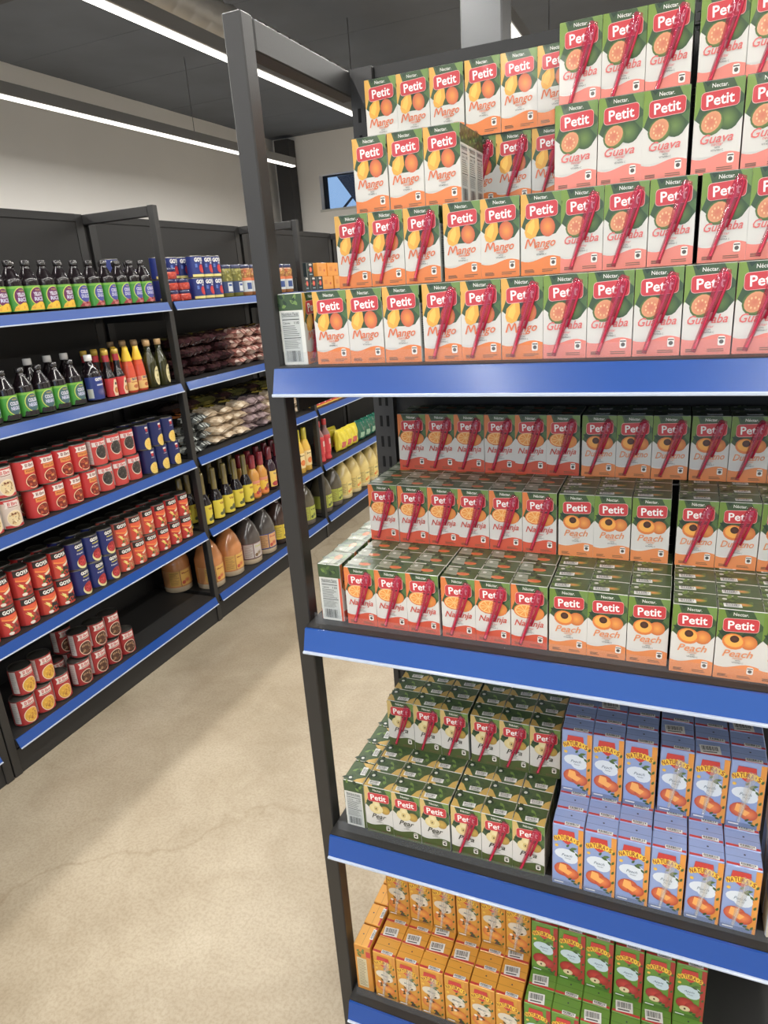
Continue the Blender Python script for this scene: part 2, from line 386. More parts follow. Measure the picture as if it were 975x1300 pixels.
# slim cartons of the other drink
NW, ND, NH = .0500, .0370, .1245
NAT = {'peach':dict(bg=(146,166,214), side=(232,150,44), fr=((248,140,60),(196,70,40)), word='Peach', cloud=(224,232,240)),
       'mixed':dict(bg=(222,156,38), side=(214,140,34), fr=((240,170,60),(216,110,40)), word='Mango', cloud=(226,214,190)),
       'apple':dict(bg=(104,150,52), side=(176,44,36), fr=((206,60,46),(160,28,30)), word='Apple', cloud=(206,224,232))}
def nat_body(kd):
    f = NAT[kd]; g = random.Random(kd); mb = MB(); w, d, h = NW/2, ND/2, NH
    mb.box((-w, -d, 0), (w, d, h), f['bg'], 'carton', .0014)
    F = rect(1, 16.5, .4, 24.4, 122, f['side']); F += poly(1, [(10,.4),(17,.4),(17,40)], f['side'])
    for k in range(5): F += leaf(2, 17+g.random()*3, 8+k*20, 8, 4, 1.2, (66,100,50))
    F += rect(2, -24.4, .4, 20, 9, tuple(int(x*.8) for x in f['bg'])); F += rect(3, -21, 4.4, -6, 6.6, (236,236,236))
    # white cloud with sprig
    F += ell(3, -4, 67, 17, 11, f['cloud'], n=14); F += ell(3, 4, 60, 13, 11, f['cloud'], n=14); F += ell(3, 8, 70, 9, 8, f['cloud'], n=12)
    F += leaf(4, 2, 80, 12, 5, -.5, (70,100,56)); F += leaf(4, 4, 80, 12, 5, .3, (88,118,60)); F += leaf(4, 12, 74, 10, 4, -.9, (70,100,56)); F += leaf(4, -2, 82, 8, 4, 1, (70,100,56))
    F += text(5, f['word'], -1, 65, 17, 5.4, (84,110,130), .002, .3); F += text(5, 'Nectar', 1, 59, 10, 3, (84,110,130), 0, .3)
    a, b = f['fr']
    F += ell(4, -6, 34, 15.5, 14, a, b); F += ell(5, 6, 28, 13, 12, a, b)
    if kd == 'peach': F += poly(6, [(-12,46),(-2,44),(0,36),(8,32),(2,24),(-6,28),(-14,32)], (255,178,84))
    elif kd == 'apple': F += ell(6, -6, 22, 9, 6.5, (240,222,180), (226,200,150)); F += ell(7, -6, 22, 2, 2.6, (90,50,30), n=6)
    else:
        F += ell(6, -4, 30, 8, 7, (246,190,80), (236,150,60))
        for k in range(7): F += ell(7, -16+g.random()*30, 36+g.random()*30, 3.5, 3.2, (240,226,206), n=7)
        for k in range(6): F += leaf(7, -16+g.random()*28, 20+g.random()*40, 8, 4, g.random()*6, (90,74,44))
        F += poly(6, [(2,6),(8,20),(14,6)], (92,60,60))
    for k in range(3): F += leaf(6, 2+k*4, 14-k*2, 8, 4, .8-k*.6, (60,92,50))
    # banner
    F += poly(6, [(-17,100),(-15,116),(10,116),(12,98),(0,88),(-4,90)], (206,42,36))
    for k, ch in enumerate("NATURA'S"):
        t = (k-3.5)/3.5; F += text(8, ch, -2+t*17.5, 101-abs(t)**2*4.5, 4.6 if ch != "'" else 1.6, 8.5 if ch != "'" else 3.6, (152,56,20), .03, 0, -t*.25)
        F += ell(7, -2+t*17.5, 101-t*t*4.5, 4.0, 6.2, (246,200,40), n=8)
    F += ell(4, -18, 82, 3, 3, (240,190,60), n=8)
    lay_flat(mb, F, lambda x, y, o: Vector((x, -d-o-.0001, y)), 'carton')
    S = rect(1, -18, .4, 18, 122, f['side']) + rect(2, -14, 8, 8, 90, (214,200,160) if kd != 'apple' else (120,60,50)) + lines(3, -12, 6, 12, 86, 16, 1.2, (110,90,70), g) + rect(2, 8, 96, 18, 112, (200,40,36))
    for k in range(8): S += leaf(3, -14+g.random()*24, 94+g.random()*24, 9, 5, g.random()*6, (110,130,60))
    lay_flat(mb, S, lambda x, y, o: Vector((w+o+.0001, x, y)), 'carton'); lay_flat(mb, S, lambda x, y, o: Vector((-w-o-.0001, -x, y)), 'carton')
    T = rect(1, -24, -17.2, 24, -12.6, (196,44,40) if kd != 'mixed' else (188,40,36)) + rect(1, -24, .4, 24, 1.2, tuple(int(x*.75) for x in f['bg'])) + ell(2, 2, 7, 1.6, 1.6, (60,60,70), n=8)
    lay_flat(mb, T, lambda x, y, o: Vector((x, y, h+o+.0001)), 'carton')
    return mb
def clear_straw():
    mb = MB(); y = -ND/2
    L = [(-7,12,3.0), (-4,34,3.4), (0,60,5.2), (3,84,6.6), (5,100,6.4), (6,110,4)]
    n = len(mb.v)
    for x, z, r in L:
        for a, b in ((-1,0), (-.6,.8), (0,1), (.6,.8), (1,0)): mb.v.append(Vector(((x+a*r)*.001, y-.0016-b*.0034, z*.001)))
    for i in range(len(L)-1):
        for k in range(4):
            mb.f.append((n+i*5+k, n+i*5+k+1, n+(i+1)*5+k+1, n+(i+1)*5+k)); mb.c.append([lin((220,210,190))]*4); mb.m.append(mb.mi('csleeve')); mb.sm.append(True)
    mb.tube([(-.007, y-.003, .014), (0, y-.003, .058), (.004, y-.003, .1)], .0011, (226,216,190), 'csleeve', 6)
    return mb.mesh('clear_wrapped_straw')
CSTRAW = clear_straw()

# ------------------------------------------------------------------ setting
XW, YF, YB, XR, ZC = -4.70, 8.15, -6.0, 5.0, 3.43
KF = (8.15+.9208)/(7.0+.9208)
def far(x, z): return .5622+(x-.5622)*KF, 1.5507+(z-1.5507)*KF
def struct(mb, name, **k): o = mb.obj(name, **k); o['kind'] = 'structure'; return o
# polished concrete floor
m = bpy.data.materials.new('polished_concrete'); m.use_nodes = True; nt = m.node_tree; b = nt.nodes['Principled BSDF']
tc = nt.nodes.new('ShaderNodeTexCoord')
def noise(sc, det, rough=.5, dist=0.0):
    n = nt.nodes.new('ShaderNodeTexNoise'); n.inputs['Scale'].default_value = sc; n.inputs['Detail'].default_value = det; n.inputs['Roughness'].default_value = rough
    n.inputs['Distortion'].default_value = dist; nt.links.new(tc.outputs['Object'], n.inputs[0]); return n
def ramp(src, stops):
    r = nt.nodes.new('ShaderNodeValToRGB'); e = r.color_ramp.elements
    while len(e) < len(stops): e.new(.5)
    for i, (p, c) in enumerate(stops): e[i].position = p; e[i].color = (*lin(c), 1)
    nt.links.new(src, r.inputs[0]); return r
def mixc(a, bb, fac, mode='MULTIPLY'):
    x = nt.nodes.new('ShaderNodeMix'); x.data_type = 'RGBA'; x.blend_type = mode; x.inputs[0].default_value = fac
    nt.links.new(a, x.inputs[6]); nt.links.new(bb, x.inputs[7]); return x.outputs[2]
n1 = noise(1.6, 8, .62, .6); r1 = ramp(n1.outputs[0], [(.3,(160,147,125)), (.5,(176,163,141)), (.72,(191,179,157))])
n2 = noise(5, 9, .65, .8); r2 = ramp(n2.outputs[0], [(.35,(232,228,222)), (.65,(255,255,255))])
n3 = noise(120, 4, .7); r3 = ramp(n3.outputs[0], [(.40,(226,222,216)), (.55,(255,255,255))])
vo = nt.nodes.new('ShaderNodeTexVoronoi'); vo.feature = 'DISTANCE_TO_EDGE'; vo.inputs['Scale'].default_value = .55
nv = noise(2.5, 5); mp = nt.nodes.new('ShaderNodeVectorMath'); mp.operation = 'MULTIPLY_ADD'; mp.inputs[1].default_value = (.5,.5,.5)
nt.links.new(nv.outputs[1], mp.inputs[0]); nt.links.new(tc.outputs['Object'], mp.inputs[2]); nt.links.new(mp.outputs[0], vo.inputs['Vector'])
r4 = ramp(vo.outputs['Distance'], [(0,(205,196,180)), (.006,(255,255,255))])
cc = mixc(mixc(mixc(r1.outputs[0], r2.outputs[0], .7), r3.outputs[0], .6), r4.outputs[0], .35)
nt.links.new(cc, b.inputs['Base Color']); b.inputs['Roughness'].default_value = .38; b.inputs['Specular IOR Level'].default_value = .4
M['floor'] = m
mb = MB(); mb.box((XW-.1, YB, -.1), (XR, YF+.1, 0), m='floor'); struct(mb, 'floor')
# corrugated dark ceiling deck
mb = MB(); mb.box((XW-.1, YB, ZC+.05), (XR, YF+.1, ZC+.15), m='deck')
k = 0
y = YB
while y < YF:
    mb.box((XW, y, ZC+.0485), (XR, y+.5, ZC+.05), m='deck'); y += 1.0
struct(mb, 'ceiling')
mb = MB(); mb.box((XW-.1, YB, 0), (XW, YF+.1, ZC+.1), m='wall'); struct(mb, 'wall_left')
mb = MB(); mb.box((XR, YB, 0), (XR+.1, YF+.1, ZC+.1), m='wall'); struct(mb, 'wall_right')
sx0, sx1, sz0, sz1 = -3.6, 4.2, .25, 2.75
mb = MB(); mb.box((XW, YB-.15, 0), (sx0, YB, ZC+.1), m='wall'); mb.box((sx1, YB-.15, 0), (XR, YB, ZC+.1), m='wall')
mb.box((sx0, YB-.15, 0), (sx1, YB, sz0), m='wall'); mb.box((sx0, YB-.15, sz1), (sx1, YB, ZC+.1), m='wall'); struct(mb, 'wall_back')
# unseen shop front glazing, added behind the camera to go with the bluish fill
mb = MB()
for i in range(6):
    xm = sx0+(sx1-sx0-.06)*i/5; mb.box((xm, YB-.12, sz0), (xm+.06, YB-.05, sz1), m='winframe')
mb.box((sx0, YB-.12, sz0), (sx1, YB-.05, sz0+.06), m='winframe'); mb.box((sx0, YB-.12, sz1-.06), (sx1, YB-.05, sz1), m='winframe')
so = struct(mb, 'added_window')
mb = MB(); mb.box((sx0+.06, YB-.09, sz0+.06), (sx1-.06, YB-.084, sz1-.06), m='acrylic'); mb.obj('window_pane', so)
(wx0, wz0), (wx1, wz1) = far(-3.46, 2.42), far(-2.1, 2.79)
mb = MB()
mb.box((XW, YF, 0), (wx0, YF+.18, ZC+.1), m='wall'); mb.box((wx1, YF, 0), (XR, YF+.18, ZC+.1), m='wall')
mb.box((wx0, YF, 0), (wx1, YF+.18, wz0), m='wall'); mb.box((wx0, YF, wz1), (wx1, YF+.18, ZC+.1), m='wall')
struct(mb, 'wall_far')
mb = MB()   # window: frame bars, pale reveal
fy = YF+.10
mb.box((wx0, fy, wz0), (wx0+.05, fy+.05, wz1), m='winframe'); mb.box((wx1-.05, fy, wz0), (wx1, fy+.05, wz1), m='winframe')
mb.box((wx0+.05, fy, wz1-.02), (wx1-.05, fy+.05, wz1), m='winframe'); mb.box((wx0+.05, fy, wz0), (wx1-.05, fy+.05, wz0+.012), m='winframe')
wo = struct(mb, 'window_1')
mb = MB(); mb.box((wx0+.05, fy+.02, wz0+.012), (wx1-.05, fy+.026, wz1-.02), m='acrylic'); mb.obj('window_pane', wo)
mb = MB(); mb.box((wx0-.02, YF-.012, wz0-.03), (wx1+.02, YF+.08, wz0), m='reveal'); mb.obj('window_sill', wo)
# canopy outside the window: a dark raking roof slab and its brace
mb = MB()
P = [far(*p) for p in ((-3.56, 2.94), (-1.0, 2.94), (-1.0, 2.2), (-3.02, 2.2))]
q = [Vector((x, yy, z)) for yy in (YF+.6, YF+.9) for x, z in P]
bm = bmesh.new(); vs = [bm.verts.new(p) for p in q]
bm.faces.new(vs[:4]); bm.faces.new(vs[4:][::-1])
for i in range(4): bm.faces.new([vs[i], vs[(i+1) % 4], vs[4+(i+1) % 4], vs[4+i]])
mb.addbm(bm, (40,40,60), 'canopy'); can = mb.obj('canopy'); tag(can, 'dark raking canopy roof seen against blue sky outside the high window', 'canopy')
ba, bb = far(-3.56, 2.36), far(-3.0, 2.84); mb = MB(); mb.tube([(ba[0], YF+.62, ba[1]), (bb[0], YF+.62, bb[1])], .018, (40,50,70), 'canopy'); mb.obj('brace', can)
# dark steel column in the far left corner, grey column behind the juice shelves
mb = MB(); mb.box((XW+.13, YF-.20, 0), (XW+.34, YF-.01, ZC), m='darkcol', bev=.004); tag(mb.obj('steel_column'), 'dark slim steel column in the far left corner by the window', 'column')
mb = MB(); mb.box((-.274, 2.0, 0), (-.115, 2.16, ZC), m='column', bev=.006); tag(mb.obj('steel_column'), 'light grey square steel column rising behind the juice carton shelves', 'column')
# joists and pipes under the deck
for i, yj in enumerate((-2.5, 2.9)):
    mb = MB(); mb.box((XW, yj, ZC-.02), (XR, yj+.09, ZC+.045), m='joist'); struct(mb, 'trim_%d' % (i+1))
mb = MB(); mb.tube([(-1.4, 2.4, ZC-.10), (-.7, 2.7, ZC-.16), (0, 3.0, ZC-.1), (.9, 3.3, ZC-.17), (2, 3.6, ZC-.1)], .008, (90,90,92), 'column'); tag(mb.obj('ceiling_cable'), 'thin grey cable looping under the dark ceiling above the juice shelves', 'cable')
# spiral duct between the two left lamps
mb = MB(); N = 300; prof = []
Y0, Y1 = -2.0, 7.0; rr = .098
for i in range(N+1):
    prof.append((rr+(.012 if i % 5 == 0 else 0), i/N*(Y1-Y0), (170,164,150), 'steel'))
mb.lathe(prof, 28); du = mb.obj('spiral_duct', loc=(-2.085, Y0, 3.09)); du.rotation_euler = (-PI/2, 0, 0)
tag(du, 'round galvanised spiral air duct running under the dark ceiling', 'duct')

# ceiling strip lamps
def lamp(x, y0, y1, label, z=2.8):
    root = empty('linear_lamp', (x, (y0+y1)/2, z)); tag(root, label, 'ceiling lamp', 'linear ceiling lamps')
    L = (y1-y0)/2
    mb = MB(); mb.box((-.033, -L, .0), (.033, L, .075), m='housing', bev=.004); mb.obj('lamp_housing', root)
    mb = MB(); mb.box((-.026, -L+.01, -.012), (.026, L-.01, -.0005), m='diffuser', bev=.004); mb.obj('lamp_diffuser', root)
    for yy in (-L*.7, L*.7):
        mb = MB(); mb.tube([(0, yy, .075), (0, yy, ZC-z)], .003, (90,90,90), 'housing', 6); mb.obj('suspension_wire', root)
    ld = bpy.data.lights.new('strip_light', 'AREA'); ld.shape = 'RECTANGLE'; ld.size = .05; ld.size_y = 2*L-.04; ld.energy = LAMP_W*2*L; ld.color = (1, .972, .925)
    lo = bpy.data.objects.new('strip_light', ld); SC.collection.objects.link(lo); lo.parent = root; lo.location = (0, 0, -.02)
lamp(-3.37, -5, 6.25, 'leftmost glowing white strip lamp, above the white side wall')
lamp(-1.872, -5, 6.25, 'glowing white strip lamp above the aisle, crossing behind the tall shelf frame')
lamp(-.39, -5, 6.25, 'strip lamp whose bright end peeks out beside the grey column')
lamp(1.10, -5, 6.25, 'strip lamp over the right end of the juice shelves')
lamp(2.60, -5, 6.25, 'strip lamp far right, outside the shelves seen here')

# ------------------------------------------------------------------ gondola shelving
def slots(mb, x0, x1, yf, z0, z1, axis='y'):
    z = z0
    while z < z1:
        for o in (.28, .62):
            xa = x0+(x1-x0)*o
            if axis == 'y': mb.box((xa, yf-.0012, z), (xa+.005, yf+.001, z+.022), m='slot')
            else: mb.box((yf-.001, xa, z), (yf+.0012, xa+.005, z+.022), m='slot')
        z += .042
def rail_mb(x0, x1, y, z, h=.042, out=.012):
    """sloping blue price rail along x, front at -y"""
    mb = MB()
    P = [Vector(p) for p in ((x0,y-out,z-h),(x1,y-out,z-h),(x0,y-out+.004,z-h),(x1,y-out+.004,z-h),(x0,y,z),(x1,y,z),(x0,y+.004,z),(x1,y+.004,z))]
    mb.hexa(P, (30,90,200), 'blue'); return mb
def unit_parts(root, W_, D_, H_, surf, rail_y, kick=.07, ends=(True, True), rail_h=.042, slot=True):
    """local frame: x along the run 0..W_, y 0 (front) .. D_ (back)"""
    t = .03
    for k, on in enumerate(ends):
        if not on: continue
        xa = -t if k == 0 else W_
        mb = MB(); mb.box((xa, 0, 0), (xa+t, t, H_), m='frame', bev=.002); mb.obj('front_post', root)
        mb = MB(); mb.box((xa, t+.002, H_-.042), (xa+t, D_, H_-.002), m='frame', bev=.002); mb.obj('top_bar', root)
    for xa in (0, W_-.042):
        mb = MB(); mb.box((xa, D_-(.028 if slot else .014), 0), (xa+.042, D_, H_), m='frame'); slots(mb, xa, xa+.042, D_-.028, .1, H_-.05) if slot else None
        mb.obj('slotted_upright', root)
    mb = MB(); nz = 5
    for i in range(nz):
        z0 = .08+(H_-.08)*i/nz; z1 = .08+(H_-.08)*(i+1)/nz
        mb.box((.043, D_-.012, z0), (W_-.043, D_, z1-.003), m='panel')
    mb.box((.043, D_-.018, H_-.03), (W_-.043, D_, H_), m='panel')
    if not slot: mb.box((-.0295, D_+.001, .02), (W_+.0005, D_+.006, H_), m='panel')
    mb.obj('back_panel', root)
    mb = MB(); mb.box((.001, .006, .0), (W_-.001, .018, surf[-1]-.045), m='panel'); mb.obj('kick_plate', root)
    for s in surf:
        mb = MB(); mb.box((.002, rail_y+.005, s-.022), (W_-.002, D_-.03, s), m='panel'); 
        mb.box((.002, rail_y+.005, s-.035), (W_-.002, rail_y+.017, s-.022), m='panel')
        sh = mb.obj('shelf', root)
        r = rail_mb(.004, W_-.004, rail_y, s-.001, rail_h).obj('price_rail', sh)
        mb = MB(); mb.box((.004, rail_y-.0165, s-rail_h-.005), (W_-.004, rail_y-.0115, s-rail_h-.0005), m='lip', bev=.0008); mb.obj('rail_lip', sh)
        mb = MB()
        for xa in (.003, W_-.007):
            mb.box((xa, .03, s-.075), (xa+.004, D_-.03, s-.023), m='frame')
        mb.obj('shelf_bracket', sh)
RS = [1.441, 1.006, .564, .127]        # shelf surfaces of the juice unit
RD = .365
ju = empty('shelving_unit'); tag(ju, 'near black steel shelving unit with blue rails holding juice cartons', 'shelving unit')
unit_parts(ju, .84, RD, 1.906, RS, -.026, rail_h=.036)
for s in RS:
    mb = MB(); mb.box((.014, -.006, s+.0005), (.826, -.0045, s+.020), m='acrylic'); mb.obj('clear_front_guard', ju)

XL, BD = -1.4845, .402
LS = [1.537, 1.189, .838, .482, .138]
def left_unit(y0, label, ends):
    e = empty('shelving_unit', (XL, y0, 0)); e.rotation_euler = (0, 0, PI/2); tag(e, label, 'shelving unit', 'black shelving units along the aisle')
    unit_parts(e, 1.17, BD, 1.9225, LS, -.004, ends=ends, rail_h=.033, slot=False); return e
# local x -> world +y, local y -> world -x
left_unit(.40, 'black aisle shelving bay of green label bottles and stacked cans, open end post', (True, True))
left_unit(1.60, 'middle aisle shelving bay with blue tomato cans, bean bags, bottles and jugs', (False, True))
left_unit(2.80, 'far aisle shelving bay with red bottles, yellow bags and cream jugs', (False, True))
left_unit(4.00, 'last aisle shelving bay, mostly hidden beyond the cream jugs', (False, True))
left_unit(-.835, 'separate black shelving unit cut off at the left edge of the photo', (True, True))

# ------------------------------------------------------------------ stock the juice unit
ORD = ['zeroth','first','second','third','fourth','fifth','sixth','seventh','eighth','ninth','tenth','eleventh','twelfth','thirteenth','fourteenth']
TIER = ['lowest','second','third','top']
SHN = ['top shelf','second shelf','third shelf','bottom shelf']
_proto = {}
FN = {'mango':'mango','guava':'pink guava','naranja':'orange','peach':'peach','pear':'green pear'}
def proto(kind, fl, es, straw, front):
    key = (kind, fl, es, straw, front)
    if key not in _proto:
        if kind == 'petit':
            if ('pm', fl, es) not in _proto: _proto[('pm', fl, es)] = petit_body(fl, es).mesh('juice_carton')
            me = _proto[('pm', fl, es)]
        else:
            if ('nm', fl) not in _proto: _proto[('nm', fl)] = nat_body(fl).mesh('slim_juice_carton')
            me = _proto[('nm', fl)]
        o = bpy.data.objects.new('juice_carton' if kind == 'petit' else 'slim_juice_carton', me); o['category'] = 'juice carton'
        SC.collection.objects.link(o); o.location = (0, 0, -50)
        if straw: add_kid(o, 'wrapped_straw', STRAW if kind == 'petit' else CSTRAW)
        if front != 'none':
            if kind == 'petit': add_kid(o, 'barcode_sticker', STK, (.004 if es else -.010, -.010, PH+.0009), .05)
            elif front == 'big': add_kid(o, 'barcode_sticker', STK_F, (-.004, -.004, NH+.0009), .1)
            else: add_kid(o, 'barcode_sticker', sticker_mesh(.024, .007, 12, 5) if 'st5' not in _proto else _proto['st5'], (.006, -.0135, NH+.0011), 0)
        _proto[key] = o
    return _proto[key]
def put(kind, fl, es, straw, front, x, y, z, rz, label, group):
    p = proto(kind, fl, es, straw, front)
    o = dup(p, (x, y, z), rz, label, group); return o
def cols(kind, si, ti, y0, z, xs, nrow, col0=1, jit=.0012):
    """xs: list of (x_left, flavour, spanish?, straw?)"""
    w, d = (PW, PD) if kind == 'petit' else (NW, ND)
    for c, (x, fl, es, st) in enumerate(xs):
        for r in range(nrow):
            yy = y0+r*(d+.0008)+d/2
            if yy+d/2 > RD-.03: break
            jx = R.uniform(-1, 1)*.0006; jr = R.uniform(-.012, .012)
            fname = FN[fl] if kind == 'petit' else {'peach':'light blue peach','mixed':'orange mixed fruit','apple':'green apple'}[fl]
            pos = 'front' if r == 0 else ORD[r+1]+' row'
            label = '%s carton, %s column, %s, %s tier, %s' % (fname, ORD[c+col0], pos, TIER[ti], SHN[si])
            if st and r == 0: label = label.replace(' carton', ' carton with straw')
            stk = 'none'
            if kind == 'petit' and si >= 1 and fl in ('peach','pear'): stk = 'small'
            if kind == 'nat': stk = 'big' if R.random() < .34 else 'small'
            put(kind, fl, es, st and r == 0, stk, x+w/2+jx, yy+(R.uniform(-.0004, .0004)), z, jr*.4, label, '%s cartons on the %s' % (fname, SHN[si]))
m_, g_, n_, p_, e_ = 'mango', 'guava', 'naranja', 'peach', 'pear'
def trio(x, fl, es, st, w=.0553, n=3): return [(x+i*w, fl, es, st) for i in range(n)]
z0 = RS[0]
# top shelf
cols('petit', 0, 0, .010, z0, trio(.0605,m_,0,0)+trio(.2305,m_,1,1)+trio(.396,g_,1,1)+trio(.5625,g_,1,1), 7)
cols('petit', 0, 1, .090, z0+PH+.0006, trio(.068,m_,1,1)+trio(.239,m_,0,0)+trio(.404,g_,1,1)+trio(.574,g_,1,1), 5)
cols('petit', 0, 2, .120, z0+2*PH+.0012, trio(.0935,m_,0,0), 3)
cols('petit', 0, 2, .2485, z0+2*PH+.0012, trio(.2250,m_,1,1,.0547), 2, 4)
cols('petit', 0, 2, .120, z0+2*PH+.0012, trio(.390,g_,0,0)+trio(.5605,g_,0,0), 4, 7)
cols('petit', 0, 3, .245, z0+3*PH+.0018, trio(.066,m_,0,0)+trio(.233,m_,0,0)[:3], 2)
cols('petit', 0, 3, .165, z0+3*PH+.0018, trio(.388,g_,1,1)+trio(.5605,g_,1,1), 4, 7)
# one carton turned sideways at the left end of each group
def turned(si, x, ys, z, fl, es, st, kind='petit', grp='turned cartons'):
    for i, yy in enumerate(ys):
        fname = FN[fl] if kind == 'petit' else 'orange mixed fruit'
        put(kind, fl, es, st and i == 0, 'small' if (fl == 'pear' or kind == 'nat') else 'none', x, yy, z, PI/2, '%s carton turned sideways at left end, %s from the front, %s' % (fname, ORD[i+1], SHN[si]), 'sideways %s cartons on the %s' % (fname, SHN[si]))
turned(0, .0212, [.039], z0, m_, 1, 1)
# the carton at the end of the third tier with its side panel in view is part of the trio above
# second shelf
z0 = RS[1]
turned(1, .0400, [.040, .098, .156, .214], z0, n_, 1, 1)
cols('petit', 1, 0, .010, z0, trio(.0690,n_,1,1)+trio(.238,n_,1,1)+trio(.406,p_,0,0), 7)
cols('petit', 1, 0, .000, z0, trio(.5745,p_,0,0)[:3], 7, 10)
cols('petit', 1, 1, .136, z0+PH+.0006, trio(.0665,n_,1,1)+trio(.2305,n_,1,1)+trio(.3985,p_,0,0)+trio(.574,p_,1,1), 4)
cols('petit', 1, 2, .240, z0+2*PH+.0012, trio(.0885,n_,1,1,.0546)+trio(.252,n_,1,1,.0548)+trio(.420,p_,1,1,.0548)+trio(.5865,p_,1,1), 2)
# third shelf
z0 = RS[2]
turned(2, .045, [.040, .098, .156, .214], z0, e_, 1, 0)
cols('petit', 2, 0, .010, z0, trio(.0675,e_,0,0)+trio(.2365,e_,1,1), 7)
cols('petit', 2, 1, .134, z0+PH+.0006, trio(.0710,e_,1,1)+trio(.2410,e_,1,1,.0556), 4)
cols('petit', 2, 2, .262, z0+2*PH+.0012, trio(.0740,e_,1,1)+trio(.243,e_,1,1), 1)
cols('nat', 2, 0, .003, z0, trio(.4160,'peach',0,0,.0508)+trio(.5690,'peach',0,1,.052), 8)
cols('nat', 2, 1, .086, z0+NH+.0006, trio(.4160,'peach',0,0,.0510)+trio(.5720,'peach',0,1,.0515), 6)
# bottom shelf
z0 = RS[3]
turned(3, .028, [.034, .088, .142, .196, .250], z0, 'mixed', 0, 0, 'nat')
cols('nat', 3, 0, .006, z0, trio(.0530,'mixed',0,1,.0512)+trio(.2080,'mixed',0,0,.0512)+trio(.366,'apple',0,0,.0508)+trio(.520,'apple',0,0,.0512), 8)
cols('nat', 3, 1, .100, z0+NH+.0006, trio(.0530,'mixed',0,1,.0512)+trio(.2080,'mixed',0,1,.0512), 6)
cols('nat', 3, 1, .076, z0+NH+.0006, trio(.366,'apple',0,0,.0508)+trio(.520,'apple',0,0,.0512), 6, 7)
# pale cartons at the right end of the third shelf
def pale_carton(x, y, z, lab):
    mb = MB(); w, d, h = .026, .019, .1245
    mb.box((-w, -d, 0), (w, d, h), (196,202,214), 'carton', .0014)
    F = rect(1, -25, .5, 25, 60, (216,206,180)) + rect(1, -25, 60, 25, 122, (150,166,206)) + ell(2, 0, 30, 18, 10, (214,160,70), (196,120,50)) + ell(2, 0, 78, 18, 12, (232,232,226)) + rnd_rect(3, -18, 94, 18, 110, 3, (196,44,40))
    lay_flat(mb, F, lambda X, Y, o: Vector((X, -d-o-.0001, Y)), 'carton'); lay_flat(mb, [f for f in F if f[0] < 2], lambda X, Y, o: Vector((-w-o-.0001, -X*.7, Y)), 'carton')
    tag(mb.obj('juice_carton', loc=(x, y, z)), lab, 'juice carton', 'pale cartons at the right edge')
pale_carton(.762, .024, RS[2], 'pale cream and blue carton at the right edge, third shelf, front, lower tier')
pale_carton(.762, .066, RS[2], 'pale cream and blue carton at the right edge, third shelf, second row, lower tier')
pale_carton(.762, .108, RS[2], 'pale cream and blue carton at the right edge, third shelf, third row, lower tier')
pale_carton(.762, .108, RS[2]+.1251, 'pale cream and blue carton at the right edge, third shelf, upper tier')

# remove the prototypes parked out of sight
for k_, p in list(_proto.items()):
    if isinstance(p, bpy.types.Object):
        for ch in KIDS.get(p.name, []): bpy.data.objects.remove(ch)
        KIDS.pop(p.name, None); bpy.data.objects.remove(p)

# ------------------------------------------------------------------ stock of the aisle shelving
GOYA = (246, 246, 240)
def can_profile(r, h, body):
    return [(r-.0015,0,(130,128,120),'tin'), (r,.0015,(130,128,120),'tin'), (r,.004,body,'label'), (r,h-.004,(130,128,120),'tin'), (r,h-.0015,(130,128,120),'tin'), (r-.001,h,(130,128,120),'tin'), (r-.003,h-.001,(120,118,112),'tin'), (r-.004,h-.004,(120,118,112),'tin')]
def lid_mesh(r):
    mb = MB(); mb.lathe([(r-.0045,0,(110,108,102),'tin'), (r-.0045,.0006,(110,108,102),'tin'), (r-.012,.0006,(110,108,102),'tin'), (r-.013,.0012,(110,108,102),'tin'), (.003,.0012,(110,108,102),'tin')], 20); return mb.mesh('lid')
LIDS = {}
def make_can(name, cat, r, h, body, art):
    mb = MB(); mb.lathe(can_profile(r, h, body), 24); lay_round(mb, art, r, 0, 'label')
    o = mb.obj(name, loc=(0,0,-50)); o['category'] = cat
    if r not in LIDS: LIDS[r] = lid_mesh(r)
    add_kid(o, 'lid', LIDS[r], (0,0,h-.0042)); return o
def blobs(L, n, x0, x1, y0, y1, rx, ry, cols_, seed):
    g = random.Random(seed); out = []
    for i in range(n): out += ell(L+(i % 3)*.3, g.uniform(x0, x1), g.uniform(y0, y1), rx*g.uniform(.8, 1.2), ry*g.uniform(.8, 1.2), g.choice(cols_), g.choice(cols_), g.uniform(0, 3), 7)
    return out
CR, CH = .0385, .1085
def nutr(x0, x1, y0, y1, seed=2):
    g = random.Random(seed); return rect(1, x0, y0, x1, y1, (214,208,204)) + lines(2, x0+2, x1-2, y0+3, y1-3, 14, 1.1, (120,110,108), g)
def ebro(fill, bean, seed, body=(190,28,30)):
    A = rect(1, -34, 6, 34, 103, body)
    A += poly(2, [(-24,98),(26,98),(26,74),(-24,74),(-19,86)], (232,222,214)); A += text(3, "El Ebro", 4, 88, 34, 12, (196,30,34), .03)
    A += rect(3, -14, 76, 22, 79, (150,90,70))
    A += ell(2, 3, 36, 27, 29, (240,222,196), n=20); A += ell(3, 3, 36, 24.5, 26.5, fill, fill, n=20)
    A += blobs(4, 26, -14, 20, 18, 54, 4.4, 3.2, bean, seed); A += nutr(-62, -37, 12, 98)
    return A
make = {}
